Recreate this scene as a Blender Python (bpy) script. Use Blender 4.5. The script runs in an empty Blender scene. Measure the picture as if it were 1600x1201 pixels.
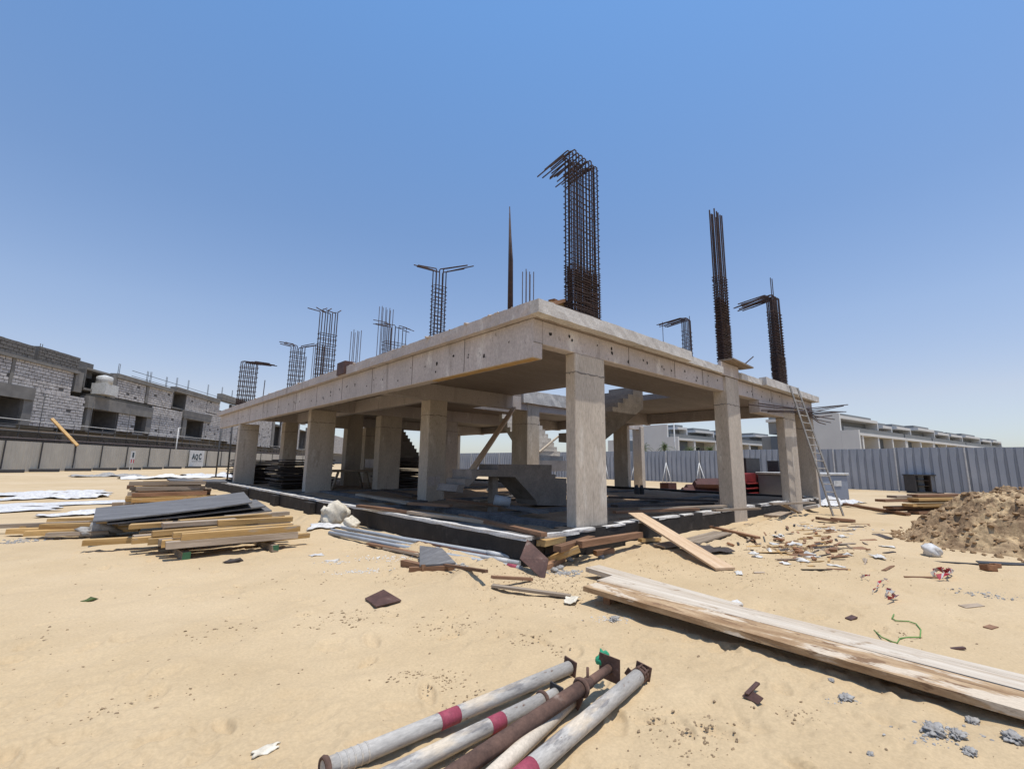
import bpy, bmesh, math, random
import numpy as np
from mathutils import Vector, Matrix

random.seed(7)
rng = np.random.default_rng(11)
scene = bpy.context.scene
col = scene.collection
rad = math.radians

# ------------------------------------------------------------------ camera
CAM_H = 1.6
FPX, CX, CY = 721.6, 800.0, 600.5            # focal length in photograph pixels
HEAD, PITCH, ROLL = rad(41.997), rad(9.693), rad(0.744)


def cam_axes():
    sy, cy = math.sin(HEAD), math.cos(HEAD)
    f0, r, u = Vector((sy, cy, 0)), Vector((cy, -sy, 0)), Vector((0, 0, 1))
    f = f0 * math.cos(PITCH) + u * math.sin(PITCH)
    up = -f0 * math.sin(PITCH) + u * math.cos(PITCH)
    c, s = math.cos(ROLL), math.sin(ROLL)
    return c * r + s * up, -s * r + c * up, f


CR, CU, CF = cam_axes()
cam_data = bpy.data.cameras.new('camera')
cam_data.sensor_width = 36.0
cam_data.lens = FPX / 1600 * 36
cam_data.clip_start = 0.05
cam_data.clip_end = 12000
cam = bpy.data.objects.new('camera', cam_data)
col.objects.link(cam)
cam.matrix_world = Matrix(((CR.x, CU.x, -CF.x, 0), (CR.y, CU.y, -CF.y, 0),
                           (CR.z, CU.z, -CF.z, CAM_H), (0, 0, 0, 1)))
scene.camera = cam

# ------------------------------------------------------------------ sky, sun, exposure
SUN_EL = rad(78)
SUN_AZ = math.atan2(0.09, -0.995)            # heading of the sun, from +Y clockwise
world = bpy.data.worlds.new('World')
scene.world = world
world.use_nodes = True
wn = world.node_tree
wn.nodes.clear()
sky = wn.nodes.new('ShaderNodeTexSky')
sky.sky_type = 'NISHITA'
sky.sun_disc = False
sky.sun_elevation = SUN_EL
sky.sun_rotation = SUN_AZ
sky.altitude = 0
sky.air_density = 1.0
sky.dust_density = 0.4
sky.ozone_density = 2.0
bg = wn.nodes.new('ShaderNodeBackground')
bg.inputs['Strength'].default_value = 0.15
wo = wn.nodes.new('ShaderNodeOutputWorld')
tc = wn.nodes.new('ShaderNodeTexCoord')
sep = wn.nodes.new('ShaderNodeSeparateXYZ')
ramp = wn.nodes.new('ShaderNodeValToRGB')          # dusty air: paler and dimmer towards the horizon, the same all round
for pos, c in ((0.0, (0.50, 0.54, 0.66)), (0.05, (0.64, 0.61, 0.68)), (0.125, (0.84, 0.69, 0.67)), (0.27, (0.90, 0.81, 0.79)), (0.45, (0.80, 0.84, 0.88)), (0.75, (0.76, 1.0, 1.12))):
    e = ramp.color_ramp.elements[0] if pos == 0.0 else ramp.color_ramp.elements.new(pos)
    e.position = pos
    e.color = (*c, 1)
ramp.color_ramp.elements[-1].color = (0.76, 1.0, 1.12, 1)
mul = wn.nodes.new('ShaderNodeMix')
mul.data_type = 'RGBA'
mul.blend_type = 'MULTIPLY'
mul.inputs[0].default_value = 1.0
wn.links.new(tc.outputs['Generated'], sep.inputs[0])
wn.links.new(sep.outputs[2], ramp.inputs[0])
wn.links.new(sky.outputs[0], mul.inputs[6])
wn.links.new(ramp.outputs[0], mul.inputs[7])
wn.links.new(mul.outputs[2], bg.inputs[0])
wn.links.new(bg.outputs[0], wo.inputs[0])

sun_data = bpy.data.lights.new('sun', 'SUN')
sun_data.energy = 3.4
sun_data.angle = rad(0.53)
sun_data.color = (1.0, 0.955, 0.88)
sun = bpy.data.objects.new('sun', sun_data)
col.objects.link(sun)
sdir = Vector((math.sin(SUN_AZ) * math.cos(SUN_EL), math.cos(SUN_AZ) * math.cos(SUN_EL), math.sin(SUN_EL)))
sun.rotation_euler = sdir.to_track_quat('Z', 'Y').to_euler()
sun.location = (0, 0, 30)

vs = scene.view_settings
vs.view_transform = 'Standard'
vs.look = 'None'
vs.exposure = 0.35
vs.gamma = 1.0
vs.use_curve_mapping = False
scene.cycles.diffuse_bounces = 2


# ------------------------------------------------------------------ where a pixel of the photograph lies in the place
def ray(x, y):
    return CF + CR * ((x - CX) / FPX) - CU * ((y - CY) / FPX)


def atz(x, y, z=0.0):
    d = ray(x, y)
    t = (z - CAM_H) / d.z
    return Vector((d.x * t, d.y * t, z))


def aty(x, y, Y):
    d = ray(x, y)
    t = Y / d.y
    return Vector((d.x * t, Y, CAM_H + d.z * t))


def atx(x, y, X):
    d = ray(x, y)
    t = X / d.x
    return Vector((X, d.y * t, CAM_H + d.z * t))


# ------------------------------------------------------------------ object helpers
def finish(name, bm, mat, parent=None, smooth=False, loc=None):
    me = bpy.data.meshes.new(name)
    bm.to_mesh(me)
    bm.free()
    return link(name, me, mat, parent, smooth, loc)


def link(name, me, mat, parent=None, smooth=False, loc=None):
    if mat and not me.materials:
        me.materials.append(mat)
    if smooth:
        me.polygons.foreach_set('use_smooth', [True] * len(me.polygons))
    o = bpy.data.objects.new(name, me)
    col.objects.link(o)
    if loc is not None:
        o.location = loc
    if parent is not None:
        o.parent = parent
        if loc is None:
            o.location = -wloc(parent)
        else:
            o.location = Vector(loc) - wloc(parent)
    return o


def wloc(o):
    v = Vector(o.location)
    while o.parent:
        o = o.parent
        v = v + o.location
    return v


def tag(o, label=None, cat=None, group=None, kind=None):
    if label:
        o['label'] = label
    if cat:
        o['category'] = cat
    if group:
        o['group'] = group
    if kind:
        o['kind'] = kind
    return o


def thing(name, label, cat, loc=(0, 0, 0), group=None):
    o = bpy.data.objects.new(name, None)
    o.empty_display_size = 0.2
    col.objects.link(o)
    o.location = loc
    return tag(o, label, cat, group)


def bm_box(bm, a, b, bevel=0.0):
    x0, y0, z0 = [min(a[i], b[i]) for i in range(3)]
    x1, y1, z1 = [max(a[i], b[i]) for i in range(3)]
    v = [bm.verts.new(p) for p in ((x0, y0, z0), (x1, y0, z0), (x1, y1, z0), (x0, y1, z0),
                                   (x0, y0, z1), (x1, y0, z1), (x1, y1, z1), (x0, y1, z1))]
    fs = [bm.faces.new([v[i] for i in q]) for q in
          ((3, 2, 1, 0), (4, 5, 6, 7), (0, 1, 5, 4), (1, 2, 6, 5), (2, 3, 7, 6), (3, 0, 4, 7))]
    if bevel:
        es = list({e for f in fs for e in f.edges})
        bmesh.ops.bevel(bm, geom=es, offset=bevel, segments=1, affect='EDGES')


def bm_hexa(bm, p):                      # eight corners: bottom loop then top loop
    v = [bm.verts.new(q) for q in p]
    return [bm.faces.new([v[i] for i in q]) for q in
            ((3, 2, 1, 0), (4, 5, 6, 7), (0, 1, 5, 4), (1, 2, 6, 5), (2, 3, 7, 6), (3, 0, 4, 7))]


def bm_tube(bm, pts, r, n=8, cap=True):
    pts = [Vector(p) for p in pts]
    rs = r if isinstance(r, (list, tuple)) else [r] * len(pts)
    prev = None
    side = None
    for i, p in enumerate(pts):
        if i == 0:
            t = pts[1] - p
        elif i == len(pts) - 1:
            t = p - pts[i - 1]
        else:
            t = (pts[i + 1] - p).normalized() + (p - pts[i - 1]).normalized()
        t.normalize()
        if side is None:
            a = Vector((0, 0, 1)) if abs(t.z) < 0.9 else Vector((1, 0, 0))
            side = t.cross(a).normalized()
        else:
            side = (side - t * side.dot(t)).normalized()
        up = t.cross(side)
        ring = [bm.verts.new(p + (side * math.cos(2 * math.pi * k / n) + up * math.sin(2 * math.pi * k / n)) * rs[i])
                for k in range(n)]
        if prev:
            for k in range(n):
                bm.faces.new((prev[k], prev[(k + 1) % n], ring[(k + 1) % n], ring[k]))
        elif cap:
            bm.faces.new(ring[::-1])
        prev = ring
    if cap:
        bm.faces.new(prev)


def bm_prism(bm, poly, axis, a, b):
    """poly is a list of 2-D points; axis 'x','y' or 'z' is the direction of extrusion from a to b"""
    def P(q, t):
        return {'x': (t, q[0], q[1]), 'y': (q[0], t, q[1]), 'z': (q[0], q[1], t)}[axis]
    lo = [bm.verts.new(P(q, a)) for q in poly]
    hi = [bm.verts.new(P(q, b)) for q in poly]
    n = len(poly)
    f1 = bm.faces.new(lo)
    f2 = bm.faces.new(hi[::-1])
    for i in range(n):
        bm.faces.new((lo[i], hi[i], hi[(i + 1) % n], lo[(i + 1) % n]))
    bmesh.ops.recalc_face_normals(bm, faces=bm.faces)


def box(name, a, b, mat, parent=None, bevel=0.006):
    c = (Vector(a) + Vector(b)) / 2
    bm = bmesh.new()
    bm_box(bm, Vector(a) - c, Vector(b) - c, bevel)
    return finish(name, bm, mat, parent, loc=c)


def tube(name, pts, r, mat, parent=None, n=10, smooth=True):
    c = Vector(pts[0])
    bm = bmesh.new()
    bm_tube(bm, [Vector(p) - c for p in pts], r, n)
    o = finish(name, bm, mat, parent, loc=c)
    if smooth:
        for p in o.data.polygons:
            p.use_smooth = len(p.vertices) == 4
    return o


def hsh(ix, iy, seed):
    h = (ix.astype(np.int64) * 374761393 + iy.astype(np.int64) * 668265263 + seed * 1442695041) & 0xFFFFFFFF
    h = ((h ^ (h >> 13)) * 1274126177) & 0xFFFFFFFF
    return ((h ^ (h >> 16)) & 0xFFFF) / 65535.0


def vnoise(x, y, seed=0):
    x = np.asarray(x, float)
    y = np.asarray(y, float)
    ix, iy = np.floor(x), np.floor(y)
    fx, fy = x - ix, y - iy
    fx = fx * fx * (3 - 2 * fx)
    fy = fy * fy * (3 - 2 * fy)
    a, b = hsh(ix, iy, seed), hsh(ix + 1, iy, seed)
    c, d = hsh(ix, iy + 1, seed), hsh(ix + 1, iy + 1, seed)
    return (a + (b - a) * fx) * (1 - fy) + (c + (d - c) * fx) * fy - 0.5


def fbm(x, y, seed=0, octs=4):
    s, a, f = 0, 1.0, 1.0
    for i in range(octs):
        s = s + a * vnoise(x * f, y * f, seed + i * 17)
        a *= 0.5
        f *= 2.03
    return s


def rough_box(name, a, b, mat, parent=None, seg=0.25, jit=0.012, seed=1):
    """a box cut into short lengths whose corners wander: cast concrete, crusts"""
    a, b = Vector(a), Vector(b)
    c = (a + b) / 2
    d = b - a
    ax = max(range(3), key=lambda i: abs(d[i]))
    o1, o2 = [i for i in range(3) if i != ax]
    n = max(2, int(abs(d[ax]) / seg))
    bm = bmesh.new()
    rr = random.Random(seed)
    prev = None
    for k in range(n + 1):
        ring = []
        for (u, v) in ((0, 0), (0.5, 0), (1, 0), (1, 0.5), (1, 1), (0.5, 1), (0, 1), (0, 0.5)):
            p = [0, 0, 0]
            p[ax] = a[ax] + d[ax] * k / n + (rr.uniform(-1, 1) * seg * 0.2 if 0 < k < n else 0)
            p[o1] = a[o1] + d[o1] * u
            p[o2] = a[o2] + d[o2] * v
            q = Vector(p) - c
            q[o1] += rr.uniform(-jit, jit)
            q[o2] += rr.uniform(-jit, jit)
            ring.append(bm.verts.new(q))
        if prev:
            for i in range(8):
                bm.faces.new((prev[i], prev[(i + 1) % 8], ring[(i + 1) % 8], ring[i]))
        else:
            bm.faces.new(ring[::-1])
        prev = ring
    bm.faces.new(prev)
    bmesh.ops.recalc_face_normals(bm, faces=bm.faces)
    return finish(name, bm, mat, parent, loc=c)


# ------------------------------------------------------------------ materials
def node(nt, t, **kw):
    n = nt.nodes.new(t)
    for k, v in kw.items():
        if k.startswith('i_'):
            n.inputs[k[2:].replace('_', ' ')].default_value = v
        else:
            setattr(n, k, v)
    return n


def mat(name, base, dark=None, scale=4.0, rough=0.85, bump=0.2, bscale=60.0, stretch=(1, 1, 1), coords='Object',
        contrast=(0.35, 0.7), spots=None, vary=0.0, metal=0.0, fine=0.12, bdist=0.01, third=None, streaks=()):
    m = bpy.data.materials.new(name)
    m.use_nodes = True
    nt = m.node_tree
    bs = nt.nodes['Principled BSDF']
    bs.inputs['Roughness'].default_value = rough
    bs.inputs['Metallic'].default_value = metal
    bs.inputs['Specular IOR Level'].default_value = 0.3
    if coords == 'World':
        src = node(nt, 'ShaderNodeNewGeometry').outputs['Position']
    else:
        src = node(nt, 'ShaderNodeTexCoord').outputs['Object']
    mp = node(nt, 'ShaderNodeMapping')
    mp.inputs['Scale'].default_value = stretch
    nt.links.new(src, mp.inputs['Vector'])
    vec = mp.outputs[0]
    if vary:
        oi = node(nt, 'ShaderNodeObjectInfo')
        ad = node(nt, 'ShaderNodeVectorMath', operation='ADD')
        sc = node(nt, 'ShaderNodeVectorMath', operation='SCALE')
        cb = node(nt, 'ShaderNodeCombineXYZ')
        nt.links.new(oi.outputs['Random'], cb.inputs[0])
        nt.links.new(oi.outputs['Random'], cb.inputs[1])
        nt.links.new(cb.outputs[0], sc.inputs[0])
        sc.inputs['Scale'].default_value = 37.0
        nt.links.new(vec, ad.inputs[0])
        nt.links.new(sc.outputs[0], ad.inputs[1])
        vec = ad.outputs[0]
    dark = dark or tuple(c * 0.7 for c in base)
    n1 = node(nt, 'ShaderNodeTexNoise', i_Scale=scale, i_Detail=6.0, i_Roughness=0.6)
    nt.links.new(vec, n1.inputs['Vector'])
    cr = node(nt, 'ShaderNodeValToRGB')
    cr.color_ramp.elements[0].position = contrast[0]
    cr.color_ramp.elements[0].color = (*dark, 1)
    cr.color_ramp.elements[1].position = contrast[1]
    cr.color_ramp.elements[1].color = (*base, 1)
    nt.links.new(n1.outputs[0], cr.inputs[0])
    out = cr.outputs[0]

    def mixc(a, b_col, fac, blend='MIX'):
        mx = node(nt, 'ShaderNodeMix', data_type='RGBA', blend_type=blend)
        if isinstance(fac, float):
            mx.inputs[0].default_value = fac
        else:
            nt.links.new(fac, mx.inputs[0])
        nt.links.new(a, mx.inputs[6])
        if isinstance(b_col, tuple):
            mx.inputs[7].default_value = (*b_col, 1)
        else:
            nt.links.new(b_col, mx.inputs[7])
        return mx.outputs[2]

    if third:                                        # (colour, scale, low, high): broad stains
        n3 = node(nt, 'ShaderNodeTexNoise', i_Scale=third[1], i_Detail=5.0, i_Roughness=0.65)
        nt.links.new(vec, n3.inputs['Vector'])
        mr = node(nt, 'ShaderNodeMapRange')
        mr.inputs[1].default_value = third[2]
        mr.inputs[2].default_value = third[3]
        nt.links.new(n3.outputs[0], mr.inputs[0])
        out = mixc(out, third[0], mr.outputs[0])
    for (scol, sscale, smap, lo, hi) in streaks:     # drips, board marks, cracks: noise drawn out along one axis
        mp2 = node(nt, 'ShaderNodeMapping')
        mp2.inputs['Scale'].default_value = smap
        nt.links.new(src, mp2.inputs['Vector'])
        n4 = node(nt, 'ShaderNodeTexNoise', i_Scale=sscale, i_Detail=4.0, i_Roughness=0.6)
        nt.links.new(mp2.outputs[0], n4.inputs['Vector'])
        mr = node(nt, 'ShaderNodeMapRange')
        mr.inputs[1].default_value = lo
        mr.inputs[2].default_value = hi
        nt.links.new(n4.outputs[0], mr.inputs[0])
        out = mixc(out, scol, mr.outputs[0])
    if fine:
        n2 = node(nt, 'ShaderNodeTexNoise', i_Scale=bscale, i_Detail=4.0, i_Roughness=0.7)
        nt.links.new(vec, n2.inputs['Vector'])
        mr = node(nt, 'ShaderNodeMapRange')
        mr.inputs[1].default_value = 0.3
        mr.inputs[2].default_value = 0.7
        mr.inputs[3].default_value = 1.0 - fine * 2
        mr.inputs[4].default_value = 1.0 + fine
        nt.links.new(n2.outputs[0], mr.inputs[0])
        out = mixc(out, mr.outputs[0], 1.0, 'MULTIPLY')
    if spots:                                        # (scale, size, colour)
        vo = node(nt, 'ShaderNodeTexVoronoi', i_Scale=spots[0])
        nt.links.new(src, vo.inputs['Vector'])
        mr = node(nt, 'ShaderNodeMapRange')
        mr.inputs[1].default_value = spots[1] * 0.6
        mr.inputs[2].default_value = spots[1]
        mr.inputs[3].default_value = 1.0
        mr.inputs[4].default_value = 0.0
        nt.links.new(vo.outputs['Distance'], mr.inputs[0])
        out = mixc(out, spots[2], mr.outputs[0])
    if vary:
        oi2 = node(nt, 'ShaderNodeObjectInfo')
        mr = node(nt, 'ShaderNodeMapRange')
        mr.inputs[3].default_value = 1 - vary
        mr.inputs[4].default_value = 1 + vary * 0.6
        nt.links.new(oi2.outputs['Random'], mr.inputs[0])
        out = mixc(out, mr.outputs[0], 1.0, 'MULTIPLY')
    nt.links.new(out, bs.inputs['Base Color'])
    if bump:
        nb = node(nt, 'ShaderNodeTexNoise', i_Scale=bscale * 0.6, i_Detail=8.0, i_Roughness=0.7)
        nt.links.new(vec, nb.inputs['Vector'])
        bu = node(nt, 'ShaderNodeBump', i_Strength=bump, i_Distance=bdist)
        nt.links.new(nb.outputs[0], bu.inputs['Height'])
        nt.links.new(bu.outputs[0], bs.inputs['Normal'])
    return m


MT = {}
MT['sand'] = mat('sand', (0.53, 0.395, 0.235), (0.47, 0.345, 0.20), scale=0.7, rough=1.0, bump=0.55, bscale=45, coords='World',
                 bdist=0.012, fine=0.07, third=((0.56, 0.43, 0.275), 0.11, 0.45, 0.7))
MT['concrete'] = mat('concrete', (0.52, 0.455, 0.42), (0.42, 0.37, 0.34), scale=1.3, rough=0.9, bump=0.25, bscale=30, coords='World',
                     stretch=(1, 1, 0.55), third=((0.33, 0.285, 0.255), 2.6, 0.56, 0.82), spots=(5.0, 0.055, (0.12, 0.10, 0.085)), fine=0.12,
                     streaks=(((0.25, 0.215, 0.19), 3.0, (1, 1, 0.12), 0.60, 0.78), ((0.62, 0.57, 0.52), 2.2, (1, 1, 0.5), 0.60, 0.72), ((0.30, 0.26, 0.23), 14.0, (1, 1, 0.5), 0.64, 0.72)))
MT['concrete_column'] = mat('concrete_column', (0.53, 0.455, 0.37), (0.44, 0.375, 0.305), scale=1.6, rough=0.9, bump=0.25, bscale=30,
                            coords='World', stretch=(1, 1, 0.3), third=((0.35, 0.30, 0.25), 3.0, 0.58, 0.85),
                            spots=(6.0, 0.06, (0.13, 0.11, 0.09)), fine=0.12,
                            streaks=(((0.27, 0.225, 0.18), 4.0, (1, 1, 0.10), 0.62, 0.78), ((0.62, 0.56, 0.48), 2.4, (1, 1, 0.35), 0.58, 0.72), ((0.25, 0.205, 0.16), 16.0, (1, 1, 0.3), 0.66, 0.72)))
MT['concrete_shaded'] = mat('concrete_shaded', (0.27, 0.235, 0.205), (0.19, 0.165, 0.145), scale=2.0, rough=0.95, bump=0.4, bscale=25, coords='World',
                         third=((0.14, 0.12, 0.10), 2.2, 0.55, 0.8))  # stair concrete coloured darker to stand in for the shade below the slab
MT['concrete_pale'] = mat('concrete_pale', (0.62, 0.585, 0.54), (0.50, 0.465, 0.425), scale=2.0, rough=0.95, bump=0.5, bscale=25,
                          coords='World', third=((0.33, 0.30, 0.27), 1.7, 0.55, 0.8), spots=(4.0, 0.06, (0.16, 0.14, 0.12)), streaks=(((0.30, 0.27, 0.24), 3.0, (1, 1, 0.25), 0.62, 0.75), ((0.25, 0.22, 0.2), 12.0, (1, 1, 1), 0.66, 0.74)))
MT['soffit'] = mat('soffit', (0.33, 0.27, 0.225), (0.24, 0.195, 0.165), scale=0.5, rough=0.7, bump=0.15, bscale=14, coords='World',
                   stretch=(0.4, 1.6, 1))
MT['bitumen'] = mat('bitumen', (0.040, 0.034, 0.030), (0.022, 0.019, 0.018), scale=2.5, rough=0.8, bump=0.5, bscale=18, coords='World',
                    third=((0.12, 0.105, 0.09), 2.2, 0.60, 0.85))
MT['plinth_top'] = mat('plinth_top', (0.68, 0.65, 0.61), (0.48, 0.455, 0.42), scale=3, rough=0.95, bump=0.5, bscale=30, coords='World')
MT['dusty_beam'] = mat('dusty_beam', (0.20, 0.19, 0.185), (0.09, 0.085, 0.085), scale=2.5, rough=0.9, bump=0.4, bscale=20, coords='World')
MT['earth_dark'] = mat('earth_dark', (0.22, 0.195, 0.175), (0.12, 0.105, 0.095), scale=2, rough=0.95, bump=0.4, bscale=20, coords='World')
MT['hole'] = mat('hole', (0.035, 0.03, 0.027), rough=1, bump=0, fine=0)
MT['seam'] = mat('seam', (0.23, 0.205, 0.185), rough=1, bump=0, fine=0)
MT['rebar'] = mat('rebar', (0.085, 0.05, 0.042), (0.035, 0.026, 0.026), scale=8, rough=0.8, bump=0.2, bscale=80)
MT['rebar_pale'] = mat('rebar_pale', (0.16, 0.13, 0.13), (0.09, 0.07, 0.07), scale=8, rough=0.7, bump=0.1, bscale=80)
MT['wood_new'] = mat('wood_new', (0.62, 0.40, 0.17), (0.45, 0.27, 0.10), scale=3, rough=0.75, bump=0.25, bscale=30,
                     stretch=(0.25, 5, 5), vary=0.35, third=((0.30, 0.19, 0.09), 1.6, 0.55, 0.75), streaks=(((0.16, 0.10, 0.05), 8.0, (0.06, 3, 3), 0.62, 0.70), ((0.42, 0.36, 0.29), 3.0, (0.6, 3, 3), 0.60, 0.70)))
MT['wood_grey'] = mat('wood_grey', (0.46, 0.37, 0.28), (0.27, 0.20, 0.14), scale=3, rough=0.9, bump=0.35, bscale=30,
                      stretch=(0.25, 5, 5), vary=0.3)
MT['wood_pale'] = mat('wood_pale', (0.63, 0.555, 0.455), (0.46, 0.37, 0.275), scale=2.2, rough=0.9, bump=0.35, bscale=26,
                      stretch=(0.22, 6, 6), vary=0.05, third=((0.40, 0.29, 0.19), 1.6, 0.56, 0.75),
                      streaks=(((0.24, 0.17, 0.11), 7.0, (0.05, 2, 2), 0.66, 0.70), ((0.33, 0.24, 0.16), 4.0, (1.2, 2.5, 2.5), 0.62, 0.70)))
MT['wood_stained'] = mat('wood_stained', (0.47, 0.325, 0.19), (0.27, 0.16, 0.08), scale=2.2, rough=0.9, bump=0.35, bscale=26,
                         stretch=(0.9, 4, 4), contrast=(0.36, 0.62), third=((0.58, 0.475, 0.355), 1.3, 0.54, 0.58),
                         streaks=(((0.16, 0.10, 0.055), 7.0, (0.06, 2, 2), 0.66, 0.70), ((0.22, 0.13, 0.07), 4.0, (0.9, 2.5, 2.5), 0.58, 0.64)))
MT['wood_red'] = mat('wood_red', (0.36, 0.20, 0.115), (0.19, 0.10, 0.055), scale=3, rough=0.8, bump=0.3, bscale=30,
                     stretch=(0.3, 4, 4), vary=0.35)
MT['wood_plank'] = mat('wood_plank', (0.66, 0.49, 0.33), (0.52, 0.35, 0.21), scale=2.5, rough=0.8, bump=0.2, bscale=30,
                       stretch=(0.25, 4, 4))
MT['ply_dark'] = mat('ply_dark', (0.10, 0.075, 0.062), (0.045, 0.036, 0.032), scale=2, rough=0.7, bump=0.3, bscale=20, vary=0.3)
MT['ply_brown'] = mat('ply_brown', (0.125, 0.065, 0.05), (0.07, 0.037, 0.03), scale=4, rough=0.6, bump=0.2, bscale=30,
                      third=((0.26, 0.2, 0.16), 3, 0.62, 0.75))
MT['sheet_grey'] = mat('sheet_grey', (0.17, 0.165, 0.165), (0.11, 0.105, 0.105), scale=3, rough=0.75, bump=0.2, bscale=20,
                       stretch=(0.4, 2, 2), third=((0.30, 0.29, 0.28), 2.0, 0.58, 0.8), vary=0.15)
MT['pipe_grey'] = mat('pipe_grey', (0.40, 0.42, 0.44), (0.32, 0.33, 0.34), scale=3, rough=0.5, bump=0.05)
MT['prop_paint'] = mat('prop_paint', (0.53, 0.49, 0.435), (0.36, 0.33, 0.295), scale=5, rough=0.7, bump=0.3, bscale=50, stretch=(0.4, 1.5, 1.5),
                       third=((0.25, 0.23, 0.215), 7.0, 0.55, 0.62), coords='Object',
                       streaks=(((0.60, 0.50, 0.38), 6.0, (0.3, 1, 1), 0.55, 0.66), ((0.20, 0.12, 0.085), 16.0, (0.5, 1, 1), 0.66, 0.70)))
MT['prop_cream'] = mat('prop_cream', (0.70, 0.60, 0.47), (0.56, 0.47, 0.37), scale=4, rough=0.7, bump=0.2, bscale=50)
MT['rust'] = mat('rust', (0.185, 0.105, 0.075), (0.085, 0.05, 0.038), scale=7, rough=0.9, bump=0.5, bscale=50, third=((0.32, 0.24, 0.19), 6, 0.62, 0.75))
MT['maroon'] = mat('maroon', (0.40, 0.075, 0.11), (0.26, 0.05, 0.075), scale=10, rough=0.7, bump=0.2)
MT['green'] = mat('green', (0.04, 0.36, 0.19), (0.02, 0.22, 0.11), scale=12, rough=0.6, bump=0.3)
MT['end_green'] = mat('end_green', (0.06, 0.16, 0.08), rough=0.8, bump=0)
MT['green_wire'] = mat('green_wire', (0.16, 0.33, 0.08), rough=0.6, bump=0)
MT['white_sheet'] = mat('white_sheet', (0.66, 0.64, 0.62), (0.52, 0.5, 0.48), scale=3, rough=0.6, bump=0.4, bscale=12)
MT['sack'] = mat('sack', (0.74, 0.68, 0.56), (0.58, 0.51, 0.40), scale=4, rough=0.8, bump=0.4, bscale=20)
MT['mortar'] = mat('mortar', (0.40, 0.38, 0.35), (0.27, 0.25, 0.23), scale=8, rough=1, bump=0.8, bscale=30)
MT['dirt'] = mat('dirt', (0.45, 0.315, 0.185), (0.22, 0.14, 0.08), scale=2.2, rough=1, bump=0.9, bscale=16, bdist=0.03, coords='World',
                 third=((0.58, 0.42, 0.24), 1.3, 0.5, 0.62))
MT['clod'] = mat('clod', (0.36, 0.24, 0.135), (0.24, 0.15, 0.08), scale=3, rough=1, bump=0.8, bscale=20, coords='World')
MT['pebble'] = mat('pebble', (0.38, 0.27, 0.16), (0.20, 0.14, 0.085), scale=3, rough=1, bump=0, coords='World')
MT['brick'] = mat('brick', (0.34, 0.17, 0.085), (0.22, 0.105, 0.055), scale=8, rough=0.95, bump=0.5, bscale=40, vary=0.3)
MT['paper'] = mat('paper', (0.70, 0.67, 0.62), (0.55, 0.52, 0.48), scale=8, rough=0.9, bump=0.1, vary=0.15)
MT['fence_beige'] = mat('fence_beige', (0.42, 0.385, 0.33), (0.36, 0.33, 0.285), scale=0.6, rough=0.6, bump=0.05)
MT['fence_blue'] = mat('fence_blue', (0.325, 0.35, 0.395), (0.29, 0.315, 0.36), scale=0.4, rough=0.5, bump=0.03,
                       third=((0.40, 0.42, 0.455), 0.3, 0.5, 0.75))
MT['steel_white'] = mat('steel_white', (0.62, 0.61, 0.59), rough=0.5, bump=0)
MT['steel_dark'] = mat('steel_dark', (0.06, 0.058, 0.06), rough=0.6, bump=0)
MT['aluminium'] = mat('aluminium', (0.42, 0.395, 0.36), (0.28, 0.255, 0.225), scale=6, rough=0.55, bump=0.05, metal=0.3)
MT['block'] = mat('block', (0.60, 0.565, 0.54), (0.36, 0.335, 0.32), scale=1.1, rough=0.95, bump=0, coords='World', fine=0.1)
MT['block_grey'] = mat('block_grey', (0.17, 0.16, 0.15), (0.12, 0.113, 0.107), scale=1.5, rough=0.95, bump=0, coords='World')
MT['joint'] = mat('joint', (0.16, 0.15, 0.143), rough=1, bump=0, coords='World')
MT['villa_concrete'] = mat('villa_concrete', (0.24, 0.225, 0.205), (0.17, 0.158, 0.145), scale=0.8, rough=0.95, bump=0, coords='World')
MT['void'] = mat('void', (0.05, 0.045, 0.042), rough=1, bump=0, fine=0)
MT['villa_white'] = mat('villa_white', (0.60, 0.59, 0.565), (0.54, 0.53, 0.51), scale=0.3, rough=0.9, bump=0, coords='World', fine=0.03)
MT['villa_grey'] = mat('villa_grey', (0.21, 0.215, 0.215), (0.18, 0.185, 0.185), scale=0.3, rough=0.9, bump=0, coords='World', fine=0.03)
MT['villa_blue'] = mat('villa_blue', (0.105, 0.125, 0.15), (0.095, 0.11, 0.13), scale=0.3, rough=0.8, bump=0, coords='World', fine=0.03)
MT['glass_dark'] = mat('glass_dark', (0.02, 0.024, 0.03), rough=0.12, bump=0, fine=0)
MT['leaf'] = mat('leaf', (0.10, 0.13, 0.035), (0.055, 0.08, 0.02), scale=3, rough=0.6, bump=0)
MT['trunk'] = mat('trunk', (0.16, 0.11, 0.07), rough=1, bump=0.4)
MT['red_sheet'] = mat('red_sheet', (0.30, 0.035, 0.035), (0.16, 0.02, 0.02), scale=2, rough=0.55, bump=0.2, bscale=10)
MT['brown_steel'] = mat('brown_steel', (0.10, 0.04, 0.034), (0.06, 0.026, 0.022), scale=3, rough=0.7, bump=0.1)
MT['tank_grey'] = mat('tank_grey', (0.24, 0.27, 0.33), (0.19, 0.21, 0.26), scale=1.5, rough=0.6, bump=0.05)
MT['tank_white'] = mat('tank_white', (0.62, 0.61, 0.58), rough=0.5, bump=0)
MT['sign_white'] = mat('sign_white', (0.60, 0.60, 0.60), rough=0.5, bump=0, fine=0.02)
MT['ink'] = mat('ink', (0.02, 0.045, 0.06), rough=0.6, bump=0, fine=0)
MT['ink_grey'] = mat('ink_grey', (0.30, 0.31, 0.33), rough=0.6, bump=0, fine=0)
MT['ink_red'] = mat('ink_red', (0.45, 0.04, 0.06), rough=0.6, bump=0, fine=0)
MT['tape'] = MT['ink_red']

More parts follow.
